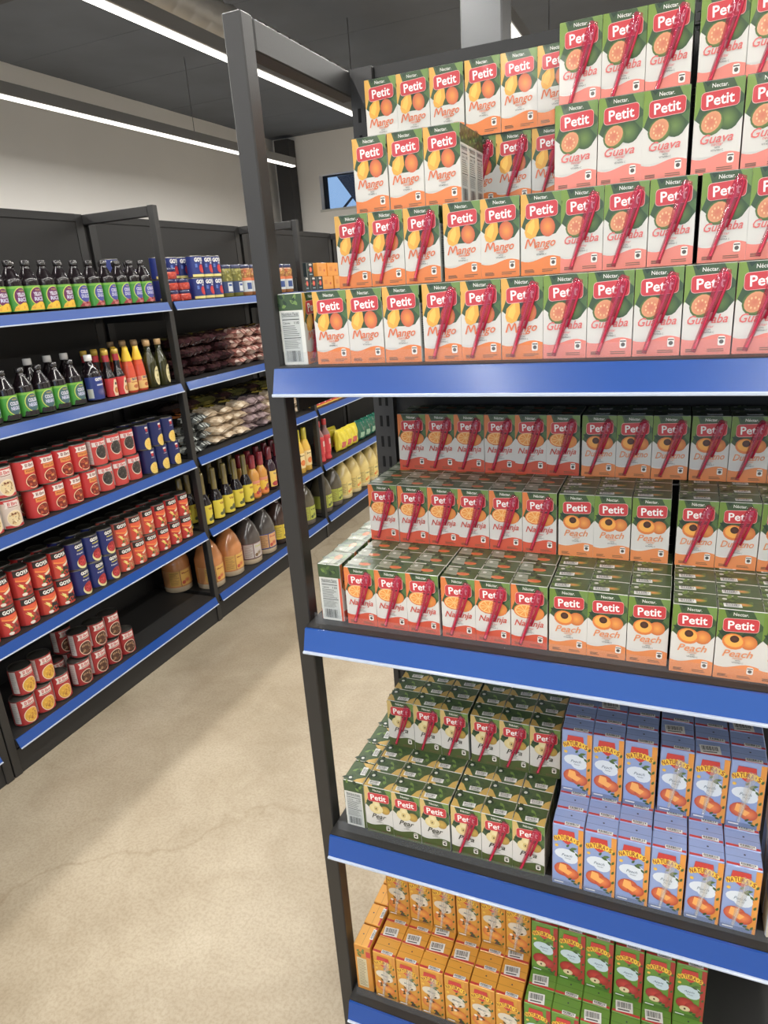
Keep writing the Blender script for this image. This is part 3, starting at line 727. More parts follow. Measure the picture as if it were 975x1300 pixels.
make['red_bean'] = lambda: make_can('food_can', 'can', CR, CH, (196,26,30), rect(1,-50,5,34,103,(198,28,30)) + poly(2,[(-20,98),(34,98),(34,78),(-20,78),(-15,88)],(236,226,216)) + text(3,"El Ebro",8,89,34,11,(120,30,40),.03) + rect(2,-14,60,34,76,(226,140,60)) + text(3,'FRIJOLES',8,68,34,8,(150,50,20),.02) + ell(2,10,31,27,24,(238,214,170),n=20) + ell(3,10,31,24.5,21.5,(150,36,24),(120,28,20),n=20) + blobs(4,24,-8,26,16,46,4.2,3,[(160,48,30),(196,84,40),(120,30,22)],3) + ell(6,12,30,7,4,(214,140,70),n=8))
make['cannellini'] = lambda: make_can('food_can', 'can', CR, CH, (216,204,190), ebro((232,210,160), [(244,226,180),(226,190,130),(120,60,30)], 4, (214,196,184)) + rect(2,-34,92,34,103,(196,34,34)) + rect(2,-34,5,34,14,(196,34,34)))
make['black_bean'] = lambda: make_can('food_can', 'can', CR, CH, (206,60,52), rect(1,-34,5,34,103,(206,56,50)) + rect(2,-32,76,34,94,(232,224,220)) + text(3,"El Ebro",2,87,40,10,(190,40,40),.03) + text(3,'Black Beans',2,79,36,4.4,(60,40,40),.02) + ell(3,2,52,24,28,(226,210,190),n=20) + ell(4,2,54,22,26,(52,48,46),(70,64,60),n=20) + blobs(5,22,-14,18,34,70,4,3,[(40,36,36),(92,84,80),(60,54,52)],5) + nutr(-66,-36,8,100))
make['corn'] = lambda: make_can('food_can', 'can', .0375, .1085, (20,32,92), rect(1,-34,5,36,103,(20,34,96)) + text(4,'90',8,82,14,16,(206,40,40),.05) + rect(3,0,88,16,96,(230,226,220)) + text(4,'CORN',8,70,16,4,(230,230,230),.02) + ell(2,12,22,24,26,(236,196,80),(240,210,110),.25,16) + blobs(4,26,-4,28,8,40,3.2,2.6,[(250,220,110),(232,180,50),(244,200,80)],6))
def goya_art(bl, beans, seed, top=(40,36,36)):
    A = rect(1,-30,5,36,103,bl) + rect(2,-30,80,36,103,top) + text(4,'GOYA',4,91,46,15,GOYA,.05)
    A += poly(2,[(-26,78),(36,78),(36,58),(14,52),(-26,66)],(232,84,40)) + poly(3,[(-26,70),(8,60),(36,70),(36,66),(8,56),(-26,64)],(244,150,60))
    A += poly(3,[(-24,52),(-6,44),(2,30),(-10,36)],(238,214,100)) + poly(3,[(-18,56),(-4,46),(-8,30)],(244,226,140)) + poly(3,[(2,50),(36,62),(36,52),(8,44)],(240,224,196))
    A += leaf(3,-10,22,16,9,.3,(76,116,52)) + blobs(4,24,2,34,12,42,4.6,3.6,beans,seed) + ell(4,-6,12,9,6,(236,228,214),n=10)
    return A
make['goya_red'] = lambda: make_can('food_can','can',CR,CH,(180,36,30),goya_art((196,40,32),[(130,52,46),(160,80,70),(106,40,38)],7))
make['goya_black'] = lambda: make_can('food_can','can',CR,CH,(186,38,32),goya_art((204,60,36),[(44,40,44),(70,64,72),(30,28,32)],8))
make['goya_pinto'] = lambda: make_can('food_can','can',CR,CH,(196,90,70),goya_art((214,64,36),[(190,130,86),(214,160,116),(150,96,60)],9))
make['goya_chick'] = lambda: make_can('food_can','can',CR,CH,(190,34,34),goya_art((198,40,34),[(206,120,60),(220,160,80),(170,80,50)],10))
make['goya_blue'] = lambda: make_can('food_can','can',CR,CH,(22,38,108),rect(1,-34,5,36,103,(24,40,112)) + rect(2,-12,82,36,103,(40,40,48)) + text(4,'GOYA',8,91,40,14,GOYA,.05) + rect(3,-6,74,34,78,(206,196,80)) + text(3,'Frijoles',6,62,30,7,(236,236,240),.02) + ell(2,12,24,27,24,(236,224,160),n=18) + ell(3,12,30,23,21,(196,32,42),(170,24,34),n=18) + blobs(5,24,-4,28,16,44,4,3,[(206,40,52),(150,20,30),(220,70,70)],11))
make['hominy'] = lambda: make_can('food_can','can',.040,.104,(176,36,34),ebro((226,170,40),[(238,190,60),(206,140,30),(180,110,30)],12,(180,38,36)))
make['mushroom'] = lambda: make_can('food_can','can',.040,.104,(160,34,34),ebro((84,48,34),[(120,76,50),(196,160,120),(70,40,30)],13,(168,36,36)))
make['tomato'] = lambda: make_can('food_can','can',.0355,.095,(22,42,120),rect(1,-36,5,36,90,(22,44,124)) + rect(2,-36,3,36,14,(236,220,130)) + text(5,'GOYA',4,77,50,19,GOYA,.05) + rect(3,6,60,20,65,(220,220,230)) + ell(4,10,38,13,19,(214,40,44),(190,30,36),.1,14) + ell(5,18,30,8,12,(226,60,60),(196,36,40),.1,12) + rect(3,-20,44,-10,60,(90,120,200)))
def bottle(name, prof, art, rlab, cap=None, seg=20, sq=0.0, mm=.001, sy=1.0):
    mb = MB(); mb.lathe(prof, seg, sq=sq, sy=sy)
    if art: lay_round(mb, art, rlab, 0, 'label', mm, sy=sy)
    o = mb.obj(name, loc=(0,0,-50)); o['category'] = 'bottle'
    if cap:
        cm = MB(); cm.lathe(cap, 16); add_kid(o, 'cap', cm.mesh('cap'))
    return o
DK = (26,18,22); CL = (46,38,40)
def cola_prof():
    P = [(.029,0,DK,'glossy'), (.033,.004,DK,'glossy'), (.0335,.100,DK,'glossy'), (.0325,.106,DK,'glossy')]
    for i in range(7): P += [(.0322-.0026*i, .110+.0052*i, DK, 'glossy'), (.0304-.0026*i, .1125+.0052*i, DK, 'glossy')]
    return P + [(.0125,.148,DK,'glossy'), (.0125,.155,DK,'glossy')]
CAPD = [(.0142,.154,(40,38,38),'glossy'), (.0148,.156,(40,38,38),'glossy'), (.0146,.170,(40,38,38),'glossy'), (.010,.172,(40,38,38),'glossy')]
GRN = (70,158,56)
def green_lab(oval, l1, l2, kind):
    A = rect(1,-46,6,46,88,GRN) + rect(2,-46,80,46,88,(120,184,60)) + ell(3,6,52,27,32,(214,222,90),n=22) + ell(4,7,52,25,30,oval,n=22)
    A += text(6,l1,8,60,34,13,(226,224,240),.04) + text(6,l2,8,44,34,13,(206,206,232),.04) + text(6,'frijoles',8,73,18,6,(214,180,90),.02)
    if kind == 'yellow': A += poly(7,[(-28,8),(-20,22),(-6,28),(6,34),(18,34),(34,24),(42,8)],(246,196,24)) + blobs(8,14,-18,34,10,26,5,2.4,[(250,210,50),(226,160,16)],14)
    elif kind == 'red': A += poly(7,[(-22,7),(-10,20),(10,24),(34,20),(40,7)],(160,40,50)) + blobs(8,20,-16,34,9,22,4,3,[(186,48,56),(214,140,130),(120,24,36)],15)
    else: A += poly(7,[(-30,7),(-20,22),(0,24),(30,22),(38,7)],(34,28,30)) + blobs(8,16,-24,30,9,22,4,3,[(48,40,42),(22,18,20)],16)
    return A
make['yellow_juice'] = lambda: bottle('drink_bottle', cola_prof(), green_lab((110,36,96),'YELLOW','RICE','yellow'), .0335, CAPD)
make['blue_juice'] = lambda: bottle('drink_bottle', cola_prof(), green_lab((70,74,160),'COLOR','DULCE','red'), .0335, CAPD)
make['green_juice'] = lambda: bottle('drink_bottle', cola_prof(), green_lab((70,104,110),'COLOR','NEGRO','black'), .0335, CAPD)
WC = (232,230,226)
make['vinegar'] = lambda: bottle('vinegar_bottle', [(.033,0,DK,'glossy'),(.036,.004,DK,'glossy'),(.036,.098,DK,'glossy'),(.034,.112,DK,'glossy'),(.022,.134,DK,'glossy'),(.013,.146,DK,'glossy'),(.013,.156,DK,'glossy')],
    rect(1,-50,8,50,94,(30,52,128)) + text(3,'GOYA',8,84,36,12,GOYA,.05) + rect(3,-6,60,30,66,(200,204,220)) + ell(3,12,36,20,14,(120,110,150),(60,60,120),n=12) + rect(2,-46,14,-24,50,(196,196,186)), .036, [(.0145,.154,WC,'glossy'),(.0155,.156,WC,'glossy'),(.0150,.176,WC,'glossy'),(.012,.178,WC,'glossy')])
make['white_cap'] = lambda: bottle('vinegar_bottle', [(.030,0,DK,'glossy'),(.034,.004,DK,'glossy'),(.034,.12,DK,'glossy'),(.013,.156,DK,'glossy'),(.013,.168,DK,'glossy')], rect(1,-40,20,40,90,(70,110,50)), .034, [(.0145,.166,WC,'glossy'),(.0155,.168,WC,'glossy'),(.0150,.188,WC,'glossy'),(.012,.190,WC,'glossy')])
make['soy'] = lambda: bottle('sauce_bottle', [(.022,0,DK,'glossy'),(.024,.003,DK,'glossy'),(.024,.078,DK,'glossy'),(.021,.090,DK,'glossy'),(.0125,.112,DK,'glossy'),(.0125,.140,(176,30,44),'glossy'),(.0125,.165,(176,30,44),'glossy'),(.012,.170,DK,'glossy')],
    rect(1,-36,4,36,76,(206,36,40)) + poly(2,[(-2,6),(22,6),(26,26),(18,70),(4,70),(-6,30)],(232,206,170)) + ell(3,10,28,11,12,(220,150,70),(190,110,50),n=12) + ell(4,10,54,5,6,(50,40,40),n=8), .024, [(.0135,.166,(214,176,60),'glossy'),(.0135,.184,(214,176,60),'glossy'),(.011,.186,(214,176,60),'glossy')])
make['hot'] = lambda: bottle('hot_sauce_bottle', [(.023,0,(216,70,30),'glossy'),(.0255,.003,(216,70,30),'glossy'),(.0255,.075,(216,70,30),'glossy'),(.0215,.110,(222,80,30),'glossy'),(.0165,.136,(222,80,30),'glossy'),(.0165,.14,(222,80,30),'glossy')],
    rect(1,-30,10,30,62,(236,190,110)) + text(3,'GOYA',6,56,30,10,(40,50,120),.05) + rect(3,-12,42,24,46,(200,120,60)) + ell(3,6,26,12,8,(196,100,40),n=10) + rect(2,-30,44,-14,62,(220,120,100)), .0255, [(.0205,.128,(250,204,24),'glossy'),(.0205,.132,(250,204,24),'glossy'),(.0115,.172,(250,204,24),'glossy'),(.0110,.182,(250,204,24),'glossy'),(.008,.184,(250,204,24),'glossy')])
OL = (52,52,18)
make['oil'] = lambda: bottle('oil_bottle', [(.027,0,OL,'glossy'),(.030,.004,OL,'glossy'),(.030,.085,OL,'glossy'),(.026,.118,OL,'glossy'),(.013,.150,(44,46,24),'glossy'),(.0125,.180,(44,46,24),'glossy')],
    ell(1,8,50,17,40,(214,198,140),n=22) + ell(2,8,50,15.5,38,(228,216,164),n=22) + text(3,'GOYA',8,72,20,6,(90,84,40),.03) + ell(3,8,52,5,7,(170,160,90),n=8) + lines(3,-2,18,24,40,4,1.4,(150,140,90),random.Random(4)), .030, [(.0145,.176,(196,160,110),'glossy'),(.0145,.198,(196,160,110),'glossy'),(.012,.200,(196,160,110),'glossy')])
make['molasses'] = lambda: bottle('syrup_bottle', [(.030,0,DK,'glossy'),(.034,.004,DK,'glossy'),(.034,.110,DK,'glossy'),(.024,.135,DK,'glossy'),(.0145,.155,(120,104,50),'glossy'),(.0145,.250,(132,116,60),'glossy'),(.012,.262,(132,116,60),'glossy')],
    rect(1,-44,8,44,102,(232,210,50)) + text(3,'Vino',6,84,32,13,(150,60,30),.03) + ell(3,14,36,14,15,(70,70,50),(110,110,70),n=12) + ell(3,-4,30,10,9,(90,96,60),n=10) + rect(2,-44,8,44,12,(206,180,40)), .034)
make['red_neck'] = lambda: bottle('sauce_bottle', [(.030,0,(206,140,40),'glossy'),(.033,.004,(206,140,40),'glossy'),(.033,.130,(206,140,40),'glossy'),(.020,.155,(214,160,60),'glossy'),(.0145,.165,(150,36,50),'glossy'),(.0145,.172,(150,36,50),'glossy')],
    rect(1,-44,10,44,100,(240,196,50)) + rect(2,-44,84,44,100,(226,140,110)) + rect(2,-44,10,44,34,(232,130,50)) + ell(3,8,46,16,15,(232,120,40),(90,60,90),n=12) + ell(3,-10,34,10,10,(190,50,50),n=10) + text(4,'Mojo',4,76,32,10,(214,70,40),.03), .033, [(.0175,.166,(150,34,48),'glossy'),(.019,.170,(150,34,48),'glossy'),(.0185,.235,(150,34,48),'glossy'),(.014,.240,(150,34,48),'glossy')])
make['grape'] = lambda: bottle('sauce_bottle', [(.030,0,(50,26,40),'glossy'),(.034,.004,(50,26,40),'glossy'),(.034,.135,(50,26,40),'glossy'),(.020,.165,(50,26,40),'glossy'),(.0145,.175,(110,34,48),'glossy')],
    rect(1,-26,20,40,110,(238,200,90)) + ell(2,6,36,24,14,(200,60,60),(160,40,60),n=12) + text(3,'Vino',8,94,28,10,(60,60,120),.03) + ell(3,18,64,10,12,(230,140,60),n=10), .034, [(.0175,.174,(120,30,44),'glossy'),(.0185,.178,(120,30,44),'glossy'),(.018,.242,(120,30,44),'glossy'),(.014,.246,(120,30,44),'glossy')])
def jug(body, lab, txt, art, low=(200,180,150)):
    o = bottle('juice_jug', [(.066,0,low,'glossy'),(.071,.006,low,'glossy'),(.071,.030,body,'glossy'),(.071,.150,body,'glossy'),(.069,.158,body,'glossy'),(.052,.205,body,'glossy'),(.030,.240,body,'glossy'),(.021,.250,body,'glossy'),(.021,.262,body,'glossy')],
        rect(1,-100,34,100,120,lab) + art, .071, [(.023,.258,(220,214,200),'glossy'),(.024,.260,(220,214,200),'glossy'),(.0235,.280,(220,214,200),'glossy'),(.018,.282,(220,214,200),'glossy')], seg=24)
    return o
def jart(c1, c2, t, tc):
    return rect(2,-4,38,56,116,c1) + ell(3,30,60,20,16,c2,c1,n=12) + ell(3,10,52,10,10,c2,n=10) + text(4,t,26,100,44,11,tc,.03) + rect(2,-60,38,-8,116,tuple(int(x*.9) for x in c1)) + lines(3,-56,-12,44,110,8,2,(120,80,60),random.Random(9)) + rect(3,-5,34,-3,120,(60,40,30))
make['tan_jug'] = lambda: jug((206,132,70),(206,140,80),'',jart((232,180,80),(200,80,50),'Mango',(160,60,30)))
make['dark_jug'] = lambda: jug((84,76,72),(130,90,90),'',jart((206,196,190),(120,90,50),'Ciruela',(190,190,70)))
make['blue_jug'] = lambda: jug((86,80,76),(44,70,150),'',jart((226,170,110),(190,60,50),'Fruta',(190,50,40)))
make['brown_jug'] = lambda: jug((70,50,42),(240,206,40),'',jart((244,214,50),(90,70,40),'Malta',(60,40,20)),(60,46,40))
make['olive_jug'] = lambda: jug((92,84,66),(176,182,64),'',jart((190,196,80),(80,90,50),'Uva',(60,70,30)),(110,100,90))
make['cream_jug'] = lambda: jug((226,200,120),(236,206,120),'',jart((240,218,130),(236,130,40),'Citrus',(60,70,90)),(236,216,160))
make['pineapple'] = lambda: bottle('juice_bottle', [(.032,0,(230,180,60),'glossy'),(.036,.004,(230,180,60),'glossy'),(.034,.06,(230,180,60),'glossy'),(.036,.14,(232,186,60),'glossy'),(.022,.185,(226,190,50),'glossy'),(.015,.20,(222,196,40),'glossy'),(.015,.21,(222,196,40),'glossy')],
    rect(1,-46,34,46,126,(240,214,150)) + ell(2,8,66,18,18,(236,130,40),(220,110,36),n=12) + text(3,'Jugo',6,110,36,12,(70,60,40),.04), .0362, [(.0175,.196,(214,196,40),'glossy'),(.018,.2,(214,196,40),'glossy'),(.017,.262,(214,196,40),'glossy'),(.013,.266,(214,196,40),'glossy')])
make['red_bottle'] = lambda: bottle('soda_bottle', [(.034,0,(214,40,50),'glossy'),(.036,.01,(214,40,50),'glossy'),(.030,.03,(206,30,44),'glossy'),(.034,.05,(206,30,44),'glossy'),(.034,.15,(214,60,60),'glossy'),(.034,.165,(150,110,106),'glossy'),(.016,.205,(150,110,106),'glossy'),(.014,.23,(150,110,106),'glossy')],
    rect(1,-40,52,40,148,(206,34,48)) + rect(2,-6,100,20,136,(226,190,180)) + rect(3,0,64,14,94,(236,120,100)), .0342, [(.016,.226,(206,40,44),'glossy'),(.0165,.228,(206,40,44),'glossy'),(.016,.262,(206,40,44),'glossy'),(.012,.265,(206,40,44),'glossy')])
def jar(r, h, fill, lidc, art, top):
    o = bottle('glass_jar', [(r-.003,0,fill,'glossy'),(r,.003,fill,'glossy'),(r,h*.82,fill,'glossy'),(r-.004,h*.90,fill,'glossy'),(r-.005,h*.92,fill,'glossy')], art, r, [(r-.003,h*.88,lidc,'glossy'),(r-.002,h*.89,lidc,'glossy'),(r-.002,h*.985,lidc,'glossy'),(r-.005,h,top,'glossy')])
    o['category'] = 'jar'; return o
def low_jar():
    o = bottle('glass_jar', [(.034,0,(190,44,26),'glossy'),(.0375,.003,(196,52,30),'glossy'),(.0375,.027,(196,52,30),'glossy'),(.034,.031,(196,52,30),'glossy')], blobs(1,14,-40,40,6,25,7,5,[(206,70,44),(176,36,26)],21), .0375, [(.0355,.0295,(34,38,88),'glossy'),(.0365,.031,(34,38,88),'glossy'),(.0365,.043,(34,38,88),'glossy'),(.034,.0455,(206,206,216),'glossy'),(.030,.0455,(206,206,216),'glossy')])
    o['category'] = 'jar'; return o
make['red_jar'] = low_jar
make['olive_jar'] = lambda: jar(.040,.150,(126,122,54),(50,56,92),rect(1,-44,18,44,72,(44,66,116)) + rect(2,-12,24,16,66,(216,220,222)) + rect(3,-8,50,12,60,(50,80,150)) + blobs(1,30,-44,44,78,126,6,5,[(150,146,70),(176,168,90),(110,112,50)],17),(190,196,206))
make['mixed_jar'] = lambda: jar(.040,.150,(170,110,60),(50,56,92),rect(1,-44,18,44,72,(206,212,214)) + rect(2,-16,30,16,62,(50,78,140)) + rect(1,-44,72,44,86,(226,120,60)) + blobs(1,26,-44,44,90,126,6,5,[(190,150,60),(206,170,90),(200,90,50)],18),(206,206,210))
def boxthing(name, w, d, h, col, art, cat='box'):
    mb = MB(); mb.box((-w/2,-d/2,0),(w/2,d/2,h),col,'label',.001)
    lay_flat(mb, art, lambda x, y, o: Vector((x,-d/2-o-.0001,y)), 'label'); lay_flat(mb, [a for a in art if a[0] < 2.9], lambda x, y, o: Vector((w/2+o+.0001, x*d/w, y)), 'label'); lay_flat(mb, [a for a in art if a[0] < 2.9], lambda x, y, o: Vector((-w/2-o-.0001, -x*d/w, y)), 'label')
    o = mb.obj(name, loc=(0,0,-50)); o['category'] = cat; return o
make['black_box'] = lambda: boxthing('tea_box', .078,.05,.078,(30,46,50), ell(3,6,40,15,15,(232,84,50),(214,60,40),n=14) + ell(4,6,40,9,9,(240,110,80),n=10) + poly(3,[(-8,62),(20,62),(22,72),(14,70),(6,76),(-2,70),(-10,72)],(220,214,206)) + ell(3,-18,38,6,6,(120,150,60),n=8) + rect(3,-10,10,22,16,(150,180,190)) + rect(1,-38,1,-34,76,(150,150,140)))
make['orange_box'] = lambda: boxthing('cookie_box', .15,.10,.078,(236,150,40), rect(1,-74,1,74,77,(238,154,44)) + ell(3,34,34,12,8,(206,80,40),n=10) + rect(3,-50,30,-10,56,(226,134,36)))
make['flour_box'] = lambda: boxthing('coffee_brick', .075,.05,.095,(214,48,44), rect(1,-37,1,37,94,(216,50,46)) + rect(2,-37,52,37,80,(244,206,40)) + text(3,'PILON',0,66,64,20,(50,40,30),.05) + ell(3,14,30,12,14,(240,220,200),n=12) + rect(2,-37,1,37,10,(238,190,60)))
def bag(name, Lx, Wy, T, body, endc, specks, seed, labc=None):
    g = random.Random(seed); mb = MB(); nx, ny = 14, 10; n = len(mb.v)
    def P(u, v, s):
        t = (max(0, 1-abs(u)**4))**.5*(max(0, 1-abs(v)**3))**.5
        bump = 1+.16*math.sin(9*u+seed)*math.cos(7*v+seed*2)
        return Vector((Wy/2*v*(1-.10*abs(u)**3)*(1+.08*math.sin(5*u+seed)), Lx/2*u, T/2+s*T/2*t*bump*1.08+.0008*s+.004*math.sin(4*v+seed)*abs(u)**2))
    for s in (1, -1):
        for i in range(nx):
            for j in range(ny):
                u0, u1, v0, v1 = -1+2*i/nx, -1+2*(i+1)/nx, -1+2*j/ny, -1+2*(j+1)/ny
                um = (u0+u1)/2; vm = (v0+v1)/2
                col = body if um > -.35 else endc
                if um <= -.35 and specks: col = g.choice(specks)
                if abs(um) > .93: col = tuple(min(255, int(c*1.1)) for c in endc if True)
                if labc and -.3 < um < .1 and abs(vm) < .7: col = labc
                q = [P(u0,v0,s),P(u1,v0,s),P(u1,v1,s),P(u0,v1,s)]
                mb.face(q if s == 1 else q[::-1], col, 'bag', True)
    bm = None
    o = mb.obj(name, loc=(0,0,-50)); o['category'] = 'bag'; return o
make['cream_bag'] = lambda: bag('bean_bag',.26,.105,.044,(60,56,44),(222,204,176),[(226,208,180),(214,190,158),(234,218,194),(200,176,146)],1,(190,170,60))
make['purple_bag'] = lambda: bag('bean_bag',.26,.105,.044,(40,38,44),(150,128,130),[(160,138,138),(140,116,120),(176,156,152)],2,(60,56,70))
make['silver_bag'] = lambda: bag('bean_bag',.26,.105,.044,(36,34,34),(130,134,130),[(150,154,150),(90,94,92),(200,204,198),(60,62,62)],3,(190,110,40))
make['dark_bag'] = lambda: bag('bean_bag',.26,.112,.046,(44,34,34),(58,34,38),[(64,36,40),(50,30,32),(84,56,52)],4,(120,110,40))
make['pink_bag'] = lambda: bag('bean_bag',.26,.112,.046,(70,44,40),(196,156,144),[(206,168,154),(170,110,100),(226,200,186),(140,84,78)],5,(150,120,50))
make['olive_bag'] = lambda: bag('bean_bag',.26,.110,.044,(92,92,44),(150,140,70),[(110,106,56),(160,150,80),(80,80,40)],6,(200,180,70))
def upright_bag(col, col2, w=.11, h=.15, d=.06, name='snack_bag'):
    mb = MB(); nx, nz = 10, 12
    def P(u, v, s):
        t = (max(0, 1-abs(u)**3))**.5*(max(0, 1-abs(v)**4))**.45
        return Vector((w/2*u*(1-.12*max(0, v)**2), s*(-d/2*t*(1+.12*math.sin(8*u+6*v))), h/2*(v+1)))
    for s in (1, -1):
        for i in range(nx):
            for j in range(nz):
                u0, u1, v0, v1 = -1+2*i/nx, -1+2*(i+1)/nx, -1+2*j/nz, -1+2*(j+1)/nz
                q = [P(u0,v0,s),P(u1,v0,s),P(u1,v1,s),P(u0,v1,s)]
                c = col2 if (-.5 < (u0+u1)/2 < .5 and -.6 < (v0+v1)/2 < -.1) else col
                mb.face(q if s == 1 else q[::-1], c, 'bag', True)
    o = mb.obj(name, loc=(0,0,-50)); o['category'] = 'bag'; return o
make['yellow_pack'] = lambda: upright_bag((240,220,40),(214,90,80))
make['green_pack'] = lambda: upright_bag((30,104,84),(150,190,160))
PR = {}
def L_put(kind, y, z, x, label, group, yaw=0.0, extra=0.0):
    """stand a copy of kind on the aisle shelving; its printed face looks across the aisle (+x)"""
    if kind not in PR: PR[kind] = make[kind]()
    o = dup(PR[kind], (x, y, z), PI/2+math.radians(yaw), label, group)
    if kind.endswith('_bag'): o.scale = (R.uniform(.86, 1.08), R.uniform(.94, 1.04), R.uniform(.84, 1.06))
    return o
POS = {1:'first', 2:'second'}
TURN = {k: 28 for k in ('tan_jug','dark_jug','blue_jug','brown_jug','olive_jug','cream_jug','pineapple')}; TURN.update({'black_box':0,'orange_box':0,'flour_box':0,'oil':4,'yellow_pack':10,'green_pack':10})
def run(kind, desc, ys, z, x, lev, group, rows=1, dx=.08, tag0=0, yaw=6, backdesc=True):
    """a row of one kind along the aisle, rows deep; label says kind, order from the near end, row and shelf"""
    for r in range(rows):
        for i, y in enumerate(ys):
            pos = 'first along' if len(ys) == 1 else ORD[i+1+tag0]+' along'
            row = ', front row' if r == 0 else ', '+ORD[r+1]+' row'
            lab = '%s, %s%s, %s' % (desc, pos, row if rows > 1 else '', lev)
            L_put(kind, y+R.uniform(-.002,.002)*(r > 0), z, x-r*dx, lab, group, R.uniform(-yaw, yaw)-TURN.get(kind, 11))
e4 = .0006
zA, zB, zC_, zD, zE = [z+e4 for z in LS]
FX = XL-.055     # centre line of the front row
# top aisle shelf
run('yellow_juice','green label yellow rice bottle',[.58,.65,.72,.79,.86,.93,1.00,1.07],zA,FX-.005,'top aisle shelf','yellow rice label bottles',2,.075)
run('blue_juice','dark bottle with green and blue label',[1.145,1.22,1.295,1.37,1.44,1.51],zA,FX-.005,'top aisle shelf','blue oval label bottles',2,.075)
for lv, nm in enumerate(('bottom','second','third')):
    run('red_jar','low red salsa jar, %s of its stack' % nm,[1.665,1.745,] if lv < 2 else [1.665],zA+lv*.0465,FX,'top aisle shelf','stacked red salsa jars')
    run('red_jar','low red salsa jar left of post, %s of stack' % nm,[1.545],zA+lv*.0465,FX-.10,'top aisle shelf','salsa jars left of the post')
run('tomato','blue tomato can, lower layer',[1.855,1.928,2.001],zA,FX,'top aisle shelf','blue tomato cans',1)
run('tomato','blue tomato can, lower layer behind',[1.72,1.80,1.875,1.95],zA,FX-.09,'top aisle shelf','blue tomato cans',1)
run('tomato','blue tomato can, upper layer',[1.865,1.938,2.005],zA+.0958,FX,'top aisle shelf','blue tomato cans',1)
run('tomato','blue tomato can, upper layer behind',[1.72,1.80,1.875,1.95],zA+.0958,FX-.09,'top aisle shelf','blue tomato cans',1)
run('tomato','blue tomato can left of post, lower layer',[1.53],zA,FX-.19,'top aisle shelf','blue tomato cans',1); run('tomato','blue tomato can left of post, upper layer',[1.53],zA+.0958,FX-.19,'top aisle shelf','blue tomato cans',1)
run('olive_jar','jar of green olives',[2.085,2.17],zA,FX,'top aisle shelf','olive and vegetable jars',2,.085)
run('mixed_jar','jar of mixed vegetables',[2.255,2.34,2.425,2.51,2.595,2.68],zA,FX,'top aisle shelf','olive and vegetable jars',2,.085)
run('black_box','small black box with orange disc, lower row',[2.87,2.955,3.04],zA,FX+.005,'top aisle shelf','black boxes with an orange disc')
run('black_box','small black box with orange disc, upper row',[2.93],zA+.0785,FX+.005,'top aisle shelf','black boxes with an orange disc')
run('orange_box','orange box, lower layer',[3.17,3.325],zA,FX-.03,'top aisle shelf','orange boxes'); run('orange_box','orange box, upper layer',[3.10,3.255],zA+.0785,FX-.03,'top aisle shelf','orange boxes')
# second aisle shelf
run('green_juice','dark bottle with green and grey label',[.585,.66,.735,.81,.885,.955,1.03],zB,FX-.005,'second aisle shelf','grey oval label bottles',1)
run('white_cap','dark bottle with white cap behind the green labels',[.93,1.02,1.10],zB,FX-.10,'second aisle shelf','white capped bottles')
run('vinegar','dark bottle with blue label and white cap',[1.125],zB,FX-.005,'second aisle shelf','blue label vinegar')
run('soy','dark sauce bottle with red neck band',[1.21,1.265],zB,FX,'second aisle shelf','red label sauce bottles',3,.055)
run('hot','orange hot sauce bottle with yellow cone cap',[1.325,1.385],zB,FX,'second aisle shelf','orange hot sauce bottles',3,.06)
run('oil','olive oil bottle with cork cap and cream oval',[1.455,1.525],zB,FX,'second aisle shelf','olive oil bottles',4,.066)
# third aisle shelf: cans in two layers
def cans(kind, desc, ys, z, h, lev, group, rows=2, dy=0.0):
    run(kind, desc+', lower layer', ys, z, FX, lev, group, rows, .082)
    run(kind, desc+', upper layer', [y-dy for y in ys], z+h+e4, FX, lev, group, rows, .082)
cans('cannellini','white bean can',[.475,.555,.635],zC_,CH,'third aisle shelf','white bean cans')
cans('red_bean','red bean can',[.745,.83,.91,.99],zC_,CH,'third aisle shelf','red bean cans',2,.02)
cans('black_bean','black bean can',[1.075,1.155,1.235],zC_,CH,'third aisle shelf','black bean cans',2,.01)
cans('corn','navy blue corn can',[1.335,1.415,1.495],zC_,CH,'third aisle shelf','navy corn cans',2,.015)
# fourth aisle shelf
D4 = 'fourth aisle shelf'
cans('goya_red','orange can of red beans',[.44,.52,.605],zD,CH,D4,'kidney bean cans')
cans('goya_black','orange can showing black beans',[.69,.77],zD,CH,D4,'black bean soup cans')
cans('goya_blue','navy can with scarlet beans',[.855,.933,1.01],zD,CH,D4,'navy cans of scarlet beans')
cans('goya_pinto','orange can showing tan pinto beans',[1.092,1.172,1.25],zD,CH,D4,'pinto bean cans')
cans('goya_chick','red can showing orange chickpeas',[1.33,1.41,1.49],zD,CH,D4,'chickpea cans')
